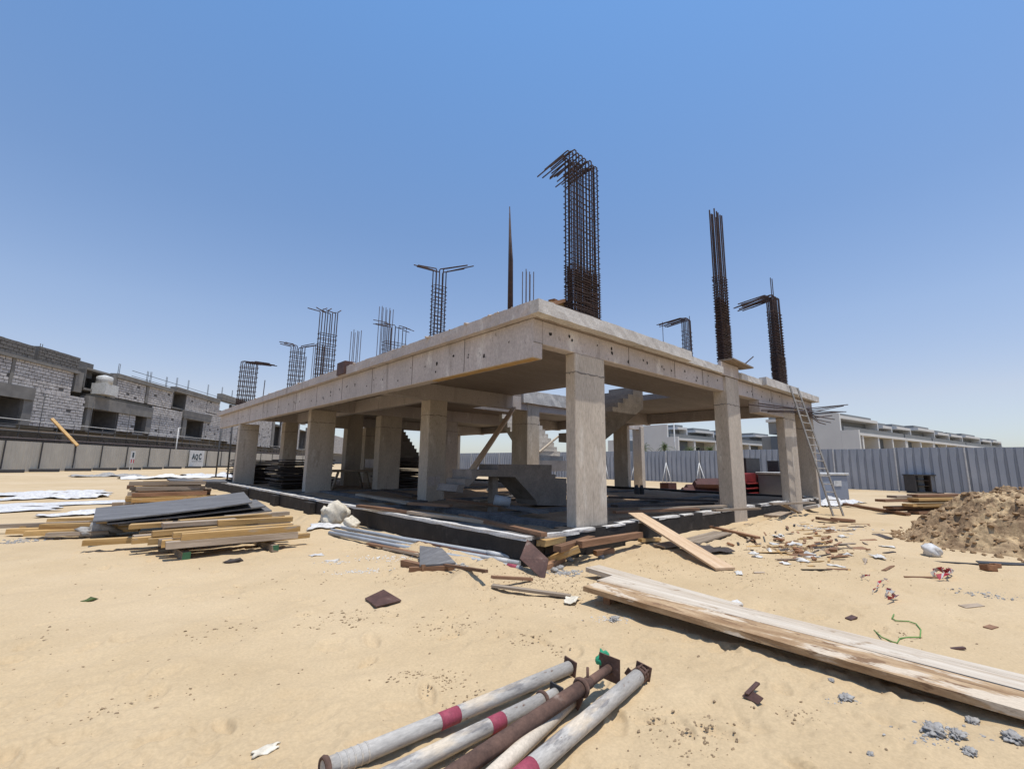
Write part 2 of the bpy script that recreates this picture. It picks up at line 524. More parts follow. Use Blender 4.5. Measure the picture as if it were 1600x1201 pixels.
# ------------------------------------------------------------------ ground: one sheet out to the horizon
BX0, BX1, BY0, BY1 = 5.25, 21.9, 5.5, 32.5          # plinth outline


def ground_h(x, y):
    x = np.asarray(x, float)
    y = np.asarray(y, float)
    r = np.hypot(x, y)
    h = 0.05 * vnoise(x * 0.45, y * 0.45, 3) + 0.035 * fbm(x * 1.3, y * 1.3, 5, 3)
    near = np.exp(-(r / 16.0) ** 2)
    h = h + near * (0.030 * fbm(x * 4.2, y * 4.2, 9, 3))
    # scuffed and trodden patches
    patch = np.clip(vnoise(x * 0.8 + 3, y * 0.8, 21) * 3.2, 0, 1)
    h = h + near * patch * 0.05 * np.abs(fbm(x * 8, y * 8, 31, 2))
    # small wind drifts and mounds
    for (mx, my, mh, sx, sy) in ((4.35, 5.35, 0.20, 0.42, 0.30), (4.3, 12.2, 0.22, 0.6, 1.5), (3.9, 5.0, 0.06, 0.9, 0.5),
                                 (8.6, 4.7, 0.05, 1.5, 0.6), (4.75, 7.5, 0.10, 0.35, 2.0), (11.5, 4.6, 0.14, 2.0, 0.5),
                                 (15.5, 4.9, 0.20, 2.5, 0.5)):
        h = h + mh * np.exp(-((x - mx) / sx) ** 2 - ((y - my) / sy) ** 2) * (1 + 0.5 * fbm(x * 6, y * 6, 41, 2))
    inside = (1 / (1 + np.exp(-(x - BX0 - 0.2) * 14))) * (1 / (1 + np.exp(-(BX1 - 0.2 - x) * 14))) * \
             (1 / (1 + np.exp(-(y - BY0 - 0.2) * 14))) * (1 / (1 + np.exp(-(BY1 - 0.2 - y) * 14)))
    h = h + inside * (0.22 + 0.10 * fbm(x * 1.1, y * 1.1, 61, 3))
    far = np.clip((r - 40) / 200, 0, 1)
    return h * (1 - far)


def build_ground():
    head = HEAD
    a_dense = np.linspace(-rad(60), rad(60), 720)
    a_rest = np.linspace(rad(60), 2 * math.pi - rad(60), 90)[1:-1]
    ang = np.concatenate([a_dense, a_rest])
    nr = 560
    rr = 0.9 * np.exp(np.linspace(0, math.log(4000 / 0.9), nr) ** 1.0)
    # finer rings between 2 and 25 m
    rr = np.unique(np.concatenate([np.geomspace(0.9, 2.0, 25), np.geomspace(2.0, 30, 420), np.geomspace(30, 140, 110),
                                   np.geomspace(140, 5000, 30)]))
    nr = len(rr)
    A, R = np.meshgrid(ang, rr)
    X = R * np.sin(head + A)
    Y = R * np.cos(head + A)
    Z = ground_h(X, Y)
    # footprints
    g = np.random.default_rng(5)
    sel = (R < 13) & (np.abs(A) < rad(62))
    xs, ys, zs = X[sel], Y[sel], Z[sel].copy()
    for k in range(330):
        rr_ = 2.4 + 9 * g.random() ** 1.3
        aa = head + g.uniform(-1.0, 1.0)
        fx, fy = rr_ * math.sin(aa), rr_ * math.cos(aa)
        th = g.uniform(0, math.pi)
        L, W, D = g.uniform(0.10, 0.15), g.uniform(0.045, 0.065), g.uniform(0.010, 0.032)
        m = (np.abs(xs - fx) < 0.4) & (np.abs(ys - fy) < 0.4)
        if not m.any():
            continue
        dx, dy = xs[m] - fx, ys[m] - fy
        u = (dx * math.cos(th) + dy * math.sin(th)) / L
        v = (-dx * math.sin(th) + dy * math.cos(th)) / W
        q = np.sqrt(u * u + v * v)
        zs[m] += -D * np.exp(-q ** 4) + 0.45 * D * np.exp(-((q - 1.35) / 0.3) ** 2)
    Z[sel] = zs
    na = len(ang)
    V = np.stack([X.ravel(), Y.ravel(), Z.ravel()], 1)
    V = np.vstack([V, [[0, 0, 0]]])
    i = np.arange(nr - 1)[:, None] * na
    j = np.arange(na)[None, :]
    j2 = (j + 1) % na
    quads = np.stack([i + j, i + na + j, i + na + j2, i + j2], -1).reshape(-1, 4)
    tris = np.stack([np.full(na, len(V) - 1), np.arange(na), (np.arange(na) + 1) % na], 1)
    me = bpy.data.meshes.new('sand_ground')
    nv, nq, ntr = len(V), len(quads), len(tris)
    me.vertices.add(nv)
    me.vertices.foreach_set('co', V.ravel())
    me.loops.add(nq * 4 + ntr * 3)
    me.loops.foreach_set('vertex_index', np.concatenate([quads.ravel()[::1], tris.ravel()]).astype(np.int32))
    me.polygons.add(nq + ntr)
    ls = np.concatenate([np.arange(nq) * 4, nq * 4 + np.arange(ntr) * 3])
    me.polygons.foreach_set('loop_start', ls.astype(np.int32))
    me.update(calc_edges=True)
    me.validate()
    bmn = me.polygons[10].normal
    if bmn.z < 0:
        me.flip_normals()
    o = link('sand_ground', me, MT['sand'], smooth=True)
    o['kind'] = 'structure'
    return o


build_ground()


def gz(x, y):
    return float(ground_h(np.array([x]), np.array([y]))[0])


def gp(px, py, dz=0.0):
    """ground point under a pixel, on the uneven sand"""
    p = atz(px, py, 0)
    for _ in range(3):
        p = atz(px, py, gz(p.x, p.y))
    p.z += dz
    return p

# ------------------------------------------------------------------ the concrete frame
Z_PL, Z_LB, Z_RB, Z_SO, Z_TOP = 0.45, 3.46, 3.74, 4.19, 4.44
frame = thing('concrete_frame_building', 'unfinished grey concrete frame with columns, flat slab, stairs and bare steel bars',
              'building', (5.3, 5.5, 0))
CON, COL_, PAL, SOF, BIT = MT['concrete'], MT['concrete_column'], MT['concrete_pale'], MT['soffit'], MT['bitumen']


def holes(parent, pts, axis, seed=0):
    """tie holes left by the formwork: small dark pits with ragged outline, one part per beam face"""
    rr = random.Random(seed)
    bm = bmesh.new()
    for (p, r) in pts:
        n = 9
        vs_ = []
        for k in range(n):
            a = 2 * math.pi * k / n
            q = r * 1.3 * rr.uniform(0.6, 1.3)
            u, v = q * math.cos(a), q * math.sin(a) * 1.15
            vs_.append(bm.verts.new((p[0] + u, p[1], p[2] + v) if axis == 'y' else (p[0], p[1] - u, p[2] + v)))
        bm.faces.new(vs_)
    return tag(finish('tie_hole', bm, MT['hole'], parent), kind='stuff')


# slab: four plates round the stair opening
VX0, VX1, VY0, VY1 = 11.85, 16.4, 9.0, 13.1
VX1 = 16.4
slab_parts = [((5.62, 5.62), (21.7, VY0)), ((5.62, VY0), (VX0, VY1)), ((VX1, VY0), (21.7, VY1)),
              ((5.62, VY1), (13.3, 17.6)), ((16.8, VY1), (21.7, 17.6)), ((5.62, 17.6), (21.7, 32.9))]
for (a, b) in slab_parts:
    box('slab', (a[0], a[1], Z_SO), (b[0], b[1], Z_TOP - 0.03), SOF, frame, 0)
# slab edge strips (cast a little wider than the beams)
rough_box('slab_edge', (5.46, 5.60, Z_SO + 0.002), (5.618, 32.9, Z_TOP), CON, frame, 0.16, 0.007, 3)
segs = [(5.46, 10.95, 5.40, 0.0, 5), (10.955, 13.05, 5.53, -0.06, 6), (14.28, 15.9, 5.53, -0.06, 7), (15.905, 19.0, 5.40, 0.02, 8),
        (19.005, 21.75, 5.46, -0.02, 9)]
for (x0, x1, y0, dz, sd) in segs:
    rough_box('slab_edge', (x0, y0, Z_SO + 0.003 * sd / 5), (x1, 5.617, Z_TOP + dz), PAL, frame, 0.16, 0.006, sd)
rough_box('slab_edge', (13.06, 5.60, Z_SO), (14.27, 5.68, Z_TOP + 0.12), CON, frame, 0.3, 0.006, 12)
# crust of spilt concrete along the top of the slab edge
rr0 = random.Random(4)
bm = bmesh.new()
for k in range(230):
    y = 5.6 + 27 * rr0.random()
    s = rr0.uniform(0.02, 0.075)
    x = 5.5 + rr0.random() * 0.12
    mtx = Matrix.Translation((x, y, Z_TOP + 0.0)) @ Matrix.Rotation(rr0.random() * 6, 4, 'Z') @ Matrix.Diagonal((s, s * rr0.uniform(1, 2.6), s * 0.5, 1))
    bmesh.ops.create_icosphere(bm, subdivisions=1, radius=1, matrix=mtx)
tag(finish('concrete_crumbs', bm, CON, frame), kind='stuff')

# edge beams
lb = box('edge_beam', (5.62, 5.70, Z_LB), (5.87, 32.6, Z_SO - 0.002), CON, frame, 0.012)
rb = box('edge_beam', (5.872, 5.70, Z_RB), (21.6, 5.95, Z_SO - 0.003), CON, frame, 0.012)
box('beam_stub', (15.9, 5.66, 3.33), (18.05, 6.0, Z_RB - 0.002), CON, frame, 0.012)
# chip under the corner of the left beam
rough_box('beam_stub', (5.628, 5.705, Z_LB - 0.015), (5.80, 9.0, Z_LB - 0.001), MT['wood_new'], frame, 0.2, 0.004, 77)
# formwork seams and tie holes
bm = bmesh.new()
for y in (7.75, 9.9, 12.1, 14.2, 16.4, 18.6, 20.9, 23.2, 25.5, 28):
    bm_box(bm, (5.612, y, Z_LB + 0.02), (5.6205, y + 0.012, Z_SO - 0.01))
for x in (8.6, 10.6, 12.1, 15.5, 17.1, 19.9):
    bm_box(bm, (x, 5.692, Z_RB + 0.02), (x + 0.012, 5.7005, Z_SO - 0.01))
bm_box(bm, (5.63, 5.693, 3.745), (5.875, 5.7005, 3.757))
tag(finish('formwork_seam', bm, MT['seam'], frame), kind='stuff')
hp = []
for k in range(44):
    y = 6.35 + k * 0.62 + rr0.uniform(-0.15, 0.15)
    for j in range(rr0.choice((1, 1, 2))):
        hp.append(((5.6155, y + rr0.uniform(-.1, .1), rr0.choice((3.68, 3.80, 3.86)) + rr0.uniform(-.05, .05)), rr0.uniform(0.012, 0.030)))
holes(frame, hp, 'x', 1)
hp = []
for k in range(24):
    x = 6.1 + k * 0.63 + rr0.uniform(-0.12, 0.12)
    for j in range(rr0.choice((1, 2, 2))):
        hp.append(((x + rr0.uniform(-.12, .12), 5.6965, rr0.choice((3.86, 3.94, 4.02)) + rr0.uniform(-.05, .05)), rr0.uniform(0.012, 0.028)))
for (x, z) in ((7.35, 3.62), (7.4, 3.55), (7.22, 2.62), (7.28, 2.45), (7.3, 1.32), (7.26, 1.22), (7.38, 0.96), (7.3, 0.80),
               (7.1, 3.22), (7.25, 3.2), (13.7, 3.6), (13.72, 3.4), (13.75, 2.5), (13.8, 2.1), (13.85, 1.5), (13.8, 1.0), (18.7, 2.6), (18.75, 1.9), (18.7, 1.2)):
    hp.append(((x, 5.6965 if z > 3.5 else 5.6925, z), rr0.uniform(0.015, 0.032)))
holes(frame, hp, 'y', 2)

# inner beams (each along one line of columns)
MB_ = 3.66
for (y, x1) in ((13.1, 21.6), (19.4, 21.6), (27.0, 21.6)):
    box('floor_beam', (5.872, y, MB_), (x1, y + 0.25, Z_SO - 0.002), CON, frame, 0.01)
box('floor_beam', (21.35, 5.952, 3.70), (21.6, 32.6, Z_SO - 0.004), CON, frame, 0.01)
box('floor_beam', (8.3, 13.352, MB_ + 0.01), (8.55, 27.0, Z_SO - 0.004), CON, frame, 0.01)
# opening edges, broken lumps of concrete left on the stair side
rough_box('opening_edge', (12.3, 12.98, 3.95), (17.4, 13.098, Z_TOP + 0.02), PAL, frame, 0.2, 0.012, 31)

# columns: (x0, y0, x1, y1, z0, z1)
columns = [(6.76, 5.692, 7.70, 5.94, 0.40, Z_RB - 0.001), (13.38, 5.62, 14.24, 6.02, -0.1, 4.17), (18.06, 5.66, 19.26, 5.93, -0.1, Z_RB - 0.001),
           (21.37, 5.702, 21.6, 6.75, -0.1, Z_RB - 0.001),
           (8.15, 13.1, 8.85, 13.65, 0.2, MB_ - 0.001), (12.62, 13.08, 13.30, 14.0, 0.2, Z_SO - 0.01),
           (6.45, 19.3, 7.48, 19.62, 0.2, MB_ - 0.001), (9.55, 19.41, 10.62, 19.9, 0.2, MB_ - 0.001), (12.82, 19.41, 13.80, 19.8, 0.2, MB_ - 0.001),
           (5.63, 27.4, 6.55, 27.75, 0.2, Z_LB - 0.001), (7.72, 27.02, 8.42, 27.6, 0.2, MB_ - 0.001),
           (12.35, 27.02, 13.3, 28.2, 0.2, MB_ - 0.001), (21.36, 14.4, 21.61, 15.3, -0.1, 3.699), (21.36, 22.4, 21.61, 23.0, -0.1, 3.699),
           (24.6, 15.6, 24.95, 16.2, -0.1, 3.9), (9.95, 24.0, 10.8, 24.5, 0.2, Z_SO - 0.01), (8.56, 23.9, 9.94, 24.2, 3.3, Z_SO - 0.01), (21.36, 30.0, 21.61, 31.0, -0.1, 3.699)]
for k, (x0, y0, x1, y1, z0, z1) in enumerate(columns):
    c = box('column', (x0, y0, z0), (x1, y1, z1), COL_, frame, 0.014)
    if k < 12:                                   # ragged pour joint near the head of the column
        bm = bmesh.new()
        zj = {0: 3.36, 1: 3.36, 2: 3.3}.get(k, 3.15)
        rq = random.Random(k)
        n = 14
        for (pa, pb) in (((x0 - 0.004, y0 - 0.004), (x1 + 0.004, y0 - 0.004)), ((x0 - 0.004, y1), (x0 - 0.004, y0 - 0.004))):
            zs = [zj + rq.uniform(-0.018, 0.018) for _ in range(n + 1)]
            for i in range(n):
                q0 = [pa[j] + (pb[j] - pa[j]) * i / n for j in (0, 1)]
                q1 = [pa[j] + (pb[j] - pa[j]) * (i + 1) / n for j in (0, 1)]
                w = rq.uniform(0.004, 0.016)
                vv = [bm.verts.new((q0[0], q0[1], zs[i] - w)), bm.verts.new((q1[0], q1[1], zs[i + 1] - w)),
                      bm.verts.new((q1[0], q1[1], zs[i + 1] + w)), bm.verts.new((q0[0], q0[1], zs[i] + w))]
                bm.faces.new(vv)
        j = finish('pour_joint', bm, MT['seam'], c)
box('floor_beam', (21.62, 15.7, 3.72), (25.0, 15.95, 4.1), CON, frame, 0.01)
box('column_shutter_mark', (8.19, 13.094, 0.85), (8.45, 13.0995, 1.15), MT['concrete'], frame, 0)
box('column_shutter_mark', (8.47, 13.094, 0.88), (8.66, 13.0995, 1.16), MT['concrete'], frame, 0)

# ground beams, black with bitumen, tops painted pale where the sun falls
def ground_beam(a, b, zt=Z_PL, z0=-0.25, top=True, sd=1):
    g = rough_box('ground_beam', (a[0], a[1], z0), (b[0], b[1], zt), BIT if top else MT['dusty_beam'], frame, 0.35, 0.006, sd)
    if top:
        if sd == 1:
            rough_box('beam_top', (a[0] - 0.012, a[1] - 0.012, zt - 0.05), (a[0] + 0.13, b[1], zt + 0.010), MT['plinth_top'], g, 0.3, 0.008, sd + 50)  # sunlit outer strip of the top, put in as paler colour
            rough_box('beam_top', (a[0] + 0.15, a[1] - 0.01, zt - 0.04), (b[0] - 0.02, b[1], zt + 0.007), MT['earth_dark'], g, 0.3, 0.01, sd + 60)
        else:
            rq_ = random.Random(sd)
            x_ = a[0] - 0.01
            while x_ < b[0] - 0.1:                        # sunlit top painted pale in patches along the outer edge
                e_ = min(b[0], x_ + rq_.uniform(0.35, 1.1))
                rough_box('beam_top', (x_, a[1] - 0.010, zt - rq_.uniform(0.02, 0.07)), (e_, a[1] + rq_.uniform(0.10, 0.22), zt + 0.010), MT['plinth_top'], g, 0.15, 0.008, int(x_ * 10))
                x_ = e_ + rq_.uniform(0.05, 0.5)
    return g


ground_beam((5.25, 5.46), (5.66, 32.4), sd=1)
ground_beam((5.67, 5.44), (6.52, 5.84), zt=Z_PL + 0.01, sd=2)
ground_beam((6.53, 5.50), (8.0, 6.05), zt=Z_PL, sd=3)
ground_beam((8.01, 5.62), (13.37, 5.98), zt=Z_PL, sd=4)
ground_beam((14.25, 5.72), (18.05, 6.05), zt=Z_PL, sd=5)
ground_beam((19.27, 5.72), (21.6, 6.05), zt=Z_PL - 0.03, sd=6)
ground_beam((21.3, 6.06), (21.65, 32.4), zt=Z_PL, sd=7)
ground_beam((5.25, 32.41), (21.6, 32.7), zt=Z_PL, sd=8)
ground_beam((7.0, 6.06), (7.35, 19.2), zt=Z_PL - 0.02, top=False, sd=9)
ground_beam((5.67, 11.6), (6.99, 11.95), zt=Z_PL - 0.03, top=False, sd=10)
ground_beam((7.36, 13.1), (21.29, 13.4), zt=Z_PL - 0.05, top=False, sd=11)
ground_beam((7.36, 8.6), (21.29, 8.9), zt=Z_PL - 0.02, top=False, sd=12)
ground_beam((5.67, 19.3), (21.29, 19.6), zt=Z_PL - 0.05, top=False, sd=13)
# short buttresses on the left side
for y in (14.6, 22.6, 18.2):
    box('pier', (5.08, y, -0.2), (5.249, y + 0.55, 0.36), BIT, frame, 0.01)


# stairs
def flight_y(name, x0, x1, ya, za, yb, zb, n, th, mt, parent):
    """steps climbing from (ya, za) to (yb, zb) along Y, with sloping soffit"""
    dy, dz = (yb - ya) / n, (zb - za) / n
    pts = [(ya, za)]
    for i in range(n):
        pts.append((ya + dy * i, za + dz * (i + 1)))
        pts.append((ya + dy * (i + 1), za + dz * (i + 1)))
    pts.append((yb, zb - th))
    pts.append((ya, za - th * 0.9))
    bm = bmesh.new()
    bm_prism(bm, pts, 'x', x0, x1)
    return finish(name, bm, mt, parent)


# upper flight, hanging from the near edge of the opening down and away
def flight_x(name, y0, y1, xa, za, xb, zb, n, th, mt, parent):
    dx, dz = (xb - xa) / n, (zb - za) / n
    pts = [(xa, za)]
    for i in range(n):
        pts.append((xa + dx * i, za + dz * (i + 1)))
        pts.append((xa + dx * (i + 1), za + dz * (i + 1)))
    pts.append((xb, zb - th))
    pts.append((xa, za - th * 0.9))
    bm = bmesh.new()
    bm_prism(bm, pts, 'y', y0, y1)
    bmesh.ops.triangulate(bm, faces=[f for f in bm.faces if len(f.verts) > 4])
    return finish(name, bm, mt, parent)


flight_x('stair_flight', 9.22, 10.5, 12.25, 3.0, 14.75, 4.42, 8, 0.78, MT['concrete_shaded'], frame)
box('stair_landing', (11.6, 9.2, 2.32), (12.30, 10.52, 2.62), MT['concrete_shaded'], frame)
# middle flight climbing away from the landing, open to the sky
flight_y('stair_flight', 13.32, 15.5, 13.6, 1.55, 15.6, 3.75, 11, 0.28, PAL, frame)
# arched lower stair with landing, profile in the plane Y = 12.2
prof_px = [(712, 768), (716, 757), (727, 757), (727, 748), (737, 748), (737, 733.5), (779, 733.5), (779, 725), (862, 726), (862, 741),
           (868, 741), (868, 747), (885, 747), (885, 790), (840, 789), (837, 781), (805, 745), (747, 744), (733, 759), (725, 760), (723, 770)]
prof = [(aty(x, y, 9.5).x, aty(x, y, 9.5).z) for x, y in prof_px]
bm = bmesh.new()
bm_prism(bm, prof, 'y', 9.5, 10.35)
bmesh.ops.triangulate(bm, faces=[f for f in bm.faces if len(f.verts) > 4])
finish('stair_landing', bm, MT['concrete_shaded'], frame)
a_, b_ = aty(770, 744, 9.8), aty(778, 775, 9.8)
box('pier', (a_.x, 9.8, 0.1), (b_.x, 10.0, a_.z + 0.05), MT['concrete_shaded'], frame)
# back stair between the left columns
flight_y('stair_flight', 12.0, 13.4, 22.2, 1.75, 25.0, 3.9, 11, 0.3, MT['concrete_shaded'], frame)
box('stair_landing', (10.2, 21.0, 1.3), (13.4, 22.19, 1.72), CON, frame)
rough_box('rubble_ridge', (14.0, 13.9, 1.56), (15.4, 14.3, 1.72), PAL, frame, 0.15, 0.04, 91)


# ------------------------------------------------------------------ column starter bars
def rebar_cage(x0, x1, y0, y1, z0, ztop, nx, ny, bend=None, blen=0.6, droop=0.12, dense_to=None, tie_to=None, r=0.012, sp=0.13,
               straight=(), m='rebar', tr=0.007, lean=(0, 0)):
    root = bpy.data.objects.new('rebar_cage', None)
    col.objects.link(root)
    root.parent = frame
    root.location = Vector((x0, y0, z0)) - wloc(frame)
    base = Vector((x0, y0, z0))
    pos = []
    for i in range(nx):
        for j in range(ny):
            if 0 < i < nx - 1 and 0 < j < ny - 1:
                continue
            pos.append((x0 + (x1 - x0) * i / max(1, nx - 1), y0 + (y1 - y0) * j / max(1, ny - 1), i, j))
    rq = random.Random(int(x0 * 100 + y0 * 10))
    H = ztop - z0
    for (x, y, i, j) in pos:
        h = H + rq.uniform(-0.05, 0.05)
        lx, ly = lean[0] * h + rq.uniform(-.012, .012), lean[1] * h + rq.uniform(-.012, .012)
        pts = [(0, 0, 0), (lx * 0.5, ly * 0.5, h * 0.5), (lx, ly, h - 0.06)]
        bd = bend(i, j) if callable(bend) else bend
        if bd:
            L = blen * rq.uniform(0.75, 1.08)
            dd = droop * rq.uniform(0.5, 1.5)
            ax, ay = bd
            ax += rq.uniform(-.06, .06)
            ay += rq.uniform(-.06, .06)
            pts += [(lx + ax * 0.035, ly + ay * 0.035, h - 0.01), (lx + ax * 0.09, ly + ay * 0.09, h - 0.005),
                    (lx + ax * L, ly + ay * L, h - dd)]
        else:
            pts += [(lx, ly, h)]
        bm = bmesh.new()
        bm_tube(bm, pts, r, 5)
        o = finish('steel_bar', bm, MT[m], root, loc=Vector((x, y, z0)))
    # ties
    bm = bmesh.new()
    z = z0 + 0.04
    e = r + tr
    tie_to = tie_to or ztop - 0.2
    dense_to = dense_to or z0
    while z < tie_to:
        f = z - z0
        ox, oy = lean[0] * f, lean[1] * f
        jz = rq.uniform(-.015, .015)
        a, b, c, d = x0 - e + ox, x1 + e + ox, y0 - e + oy, y1 + e + oy
        q = [(a, c, z + jz), (b, c, z), (b, d, z - jz), (a, d, z + rq.uniform(-.02, .02))]
        for k in range(4):
            bm_tube(bm, [Vector(q[k]) - base, Vector(q[(k + 1) % 4]) - base], tr, 4)
        if rq.random() < 0.5:
            k = rq.uniform(0.25, 0.5)
            xa, xb = a + (b - a) * k, a + (b - a) * (k + 0.3)
            for q2 in (((xa, c - 0.01, z - 0.01), (xb, c - 0.01, z + 0.01)),):
                bm_tube(bm, [Vector(q2[0]) - base, Vector(q2[1]) - base], tr, 4)
        z += (0.05 if z < dense_to else sp) * rq.uniform(0.8, 1.2)
    tag(finish('bar_ties', bm, MT[m], root, loc=base), kind='stuff')
    return root


fy = (0, 1)
rebar_cage(6.80, 7.62, 5.73, 5.95, Z_TOP - 0.05, 8.20, 9, 3, fy, 0.78, 0.10, dense_to=5.6, tie_to=8.1, r=0.0155, sp=0.125, tr=0.009)
rebar_cage(6.84, 7.6, 5.76, 5.92, Z_TOP - 0.05, 5.58, 9, 2, None, r=0.015, sp=0.1, tr=0.009)
rebar_cage(13.55, 14.05, 5.70, 5.86, Z_TOP + 0.1, 9.5, 5, 2, None, dense_to=5.8, tie_to=7.4, r=0.022, sp=0.09, tr=0.013)
rebar_cage(13.58, 14.02, 5.73, 5.83, Z_TOP + 0.1, 6.6, 5, 2, None, dense_to=6.4, tie_to=6.5, r=0.022, sp=0.09, tr=0.013)
rebar_cage(18.15, 18.85, 5.72, 5.92, Z_TOP - 0.05, 7.95, 6, 2, fy, 1.25, 0.15, dense_to=5.6, tie_to=7.3, r=0.024, sp=0.11, tr=0.014)
rebar_cage(18.2, 18.4, 5.75, 5.9, Z_TOP - 0.05, 8.65, 2, 1, None, tie_to=4.5, r=0.016)
# right end, set back
rebar_cage(21.3, 21.85, 10.75, 10.95, Z_TOP - 0.05, 8.95, 5, 2, fy, 1.4, 0.1, dense_to=4.6, tie_to=8.4, r=0.022, sp=0.2, tr=0.012)
rebar_cage(21.1, 21.2, 11.9, 12.0, Z_TOP - 0.05, 8.9, 1, 1, None, tie_to=4.4, r=0.016)
rebar_cage(21.95, 22.0, 10.85, 10.95, Z_TOP - 0.05, 9.2, 1, 1, None, tie_to=4.4, r=0.016)
# second row
tb = lambda i, j: (1, 0.1) if i >= 2 else (-1, 0.1)
rebar_cage(8.22, 8.62, 13.15, 13.38, Z_TOP - 0.05, 8.35, 4, 2, lambda i, j: (0.85, -0.6) if (i >= 1 and j == 0) or i == 3 else (-0.6, 0.55), 0.95, -0.22, dense_to=5.0,
           tie_to=7.7, r=0.021, sp=0.14, tr=0.012)
rebar_cage(12.68, 13.12, 13.3, 13.5, Z_TOP - 0.05, 9.65, 3, 2, None, tie_to=5.2, r=0.02, m='rebar_pale')
# third row
rebar_cage(6.58, 7.22, 19.35, 19.6, Z_TOP - 0.05, 7.95, 4, 2, lambda i, j: (0.5, 0.55) if j == 0 else (-0.9, 0.3), 0.5, -0.12, dense_to=4.6, tie_to=7.05, r=0.022, sp=0.21, tr=0.014)
rebar_cage(9.6, 10.6, 19.45, 19.8, Z_TOP - 0.05, 8.0, 6, 2, lambda i, j: (0.8, 0.4) if i > 2 else (-0.8, 0.4), 0.7, -0.05, dense_to=5.6, tie_to=7.3, r=0.018, sp=0.2, tr=0.012)
rebar_cage(9.85, 10.45, 20.6, 20.9, Z_TOP - 0.05, 9.2, 4, 2, None, tie_to=5.0, r=0.017, m='rebar_pale')
rebar_cage(9.2, 9.6, 22.3, 22.6, Z_TOP - 0.05, 8.2, 3, 2, None, tie_to=5.0, r=0.018, m='rebar_pale')
rebar_cage(9.0, 9.6, 27.1, 27.5, Z_TOP - 0.05, 8.3, 6, 2, None, tie_to=5.0, r=0.018, m='rebar_pale')
rebar_cage(12.9, 13.7, 19.5, 19.8, Z_TOP - 0.05, 7.9, 5, 2, None, tie_to=5.2, r=0.018, m='rebar_pale')
# fourth row
rebar_cage(7.78, 8.4, 27.1, 27.5, Z_TOP - 0.05, 8.05, 4, 2, lambda i, j: (0.8, -0.5) if i > 1 else (-0.8, 0.45), 0.8, -0.12, dense_to=4.6, tie_to=7.75, r=0.026, sp=0.28, tr=0.016)
rebar_cage(5.68, 6.45, 28.7, 29.1, Z_TOP - 0.05, 7.05, 5, 2, lambda i, j: (1, -0.1), 1.0, 0.02, dense_to=4.9, tie_to=6.9, r=0.026, sp=0.24, tr=0.017)
rebar_cage(5.8, 5.82, 24.2, 24.25, Z_TOP - 0.05, 5.35, 1, 1, None, tie_to=4.4, r=0.02)
rebar_cage(6.4, 6.42, 20.4, 20.45, Z_TOP - 0.05, 6.0, 1, 1, None, tie_to=4.4, r=0.02)
# bundle standing at the slab corner, taped to a point
def bundle():
    root = bpy.data.objects.new('steel_bar_bundle', None)
    col.objects.link(root)
    root.parent = frame
    b = Vector((5.76, 6.47, Z_TOP - 0.05))
    root.location = b - wloc(frame)
    for (dx, dy, h) in ((0, 0, 2.35), (0.03, 0.01, 2.2), (-0.02, 0.028, 2.1), (0.012, -0.026, 2.0)):
        tube('steel_bar', [b + Vector((dx, dy, 0)), b + Vector((dx * 0.8 - 0.01, dy * 0.8, h * 0.6)), b + Vector((-0.045, 0.02, h))],
             [0.026, 0.024, 0.010], MT['rebar'], root, 6)


bundle()
# horizontal steel sticking out past the far right corner
rodroot = bpy.data.objects.new('steel_bar_bundle', None)
col.objects.link(rodroot)
rodroot.parent = frame
rodroot.location = Vector((16.6, 5.5, 3.95)) - wloc(frame)
for pl in ([(1170, 632), (1215, 637), (1270, 640), (1323, 632)], [(1185, 630), (1250, 639), (1325, 632)], [(1190, 641), (1240, 642), (1318, 643)],
           [(1200, 643), (1260, 645), (1318, 634)], [(1240, 644), (1280, 645), (1322, 643)], [(1262, 640), (1275, 652), (1300, 649)],
           [(1262, 646), (1278, 656), (1298, 660)], [(1258, 644), (1274, 650), (1304, 655)], [(1265, 650), (1280, 660), (1290, 663)]):
    pts = [aty(x, y, 5.42 + 0.02 * random.random()) for x, y in pl]
    tube('steel_bar', pts, 0.02, MT['rebar'], rodroot, 5)

# dark damp earth filled between the ground beams
def earth_fill(x0, x1, y0, y1, nx, ny):
    xs, ys = np.linspace(x0, x1, nx), np.linspace(y0, y1, ny)
    X, Y = np.meshgrid(xs, ys)
    Z = 0.34 + 0.09 * fbm(X * 0.9, Y * 0.9, 71, 4)
    V = np.stack([X.ravel(), Y.ravel(), Z.ravel()], 1)
    F = [(j * nx + i, j * nx + i + 1, (j + 1) * nx + i + 1, (j + 1) * nx + i) for j in range(ny - 1) for i in range(nx - 1)]
    me = bpy.data.meshes.new('earth_fill')
    me.from_pydata(V.tolist(), [], F)
    o = link('earth_fill', me, MT['earth'], smooth=True)
    o['kind'] = 'structure'


MT['earth'] = mat('earth', (0.40, 0.275, 0.175), (0.25, 0.165, 0.10), scale=1.6, rough=1, bump=0.7, bscale=14, coords='World', bdist=0.02)
earth_fill(5.6, 21.4, 6.0, 32.45, 100, 160)

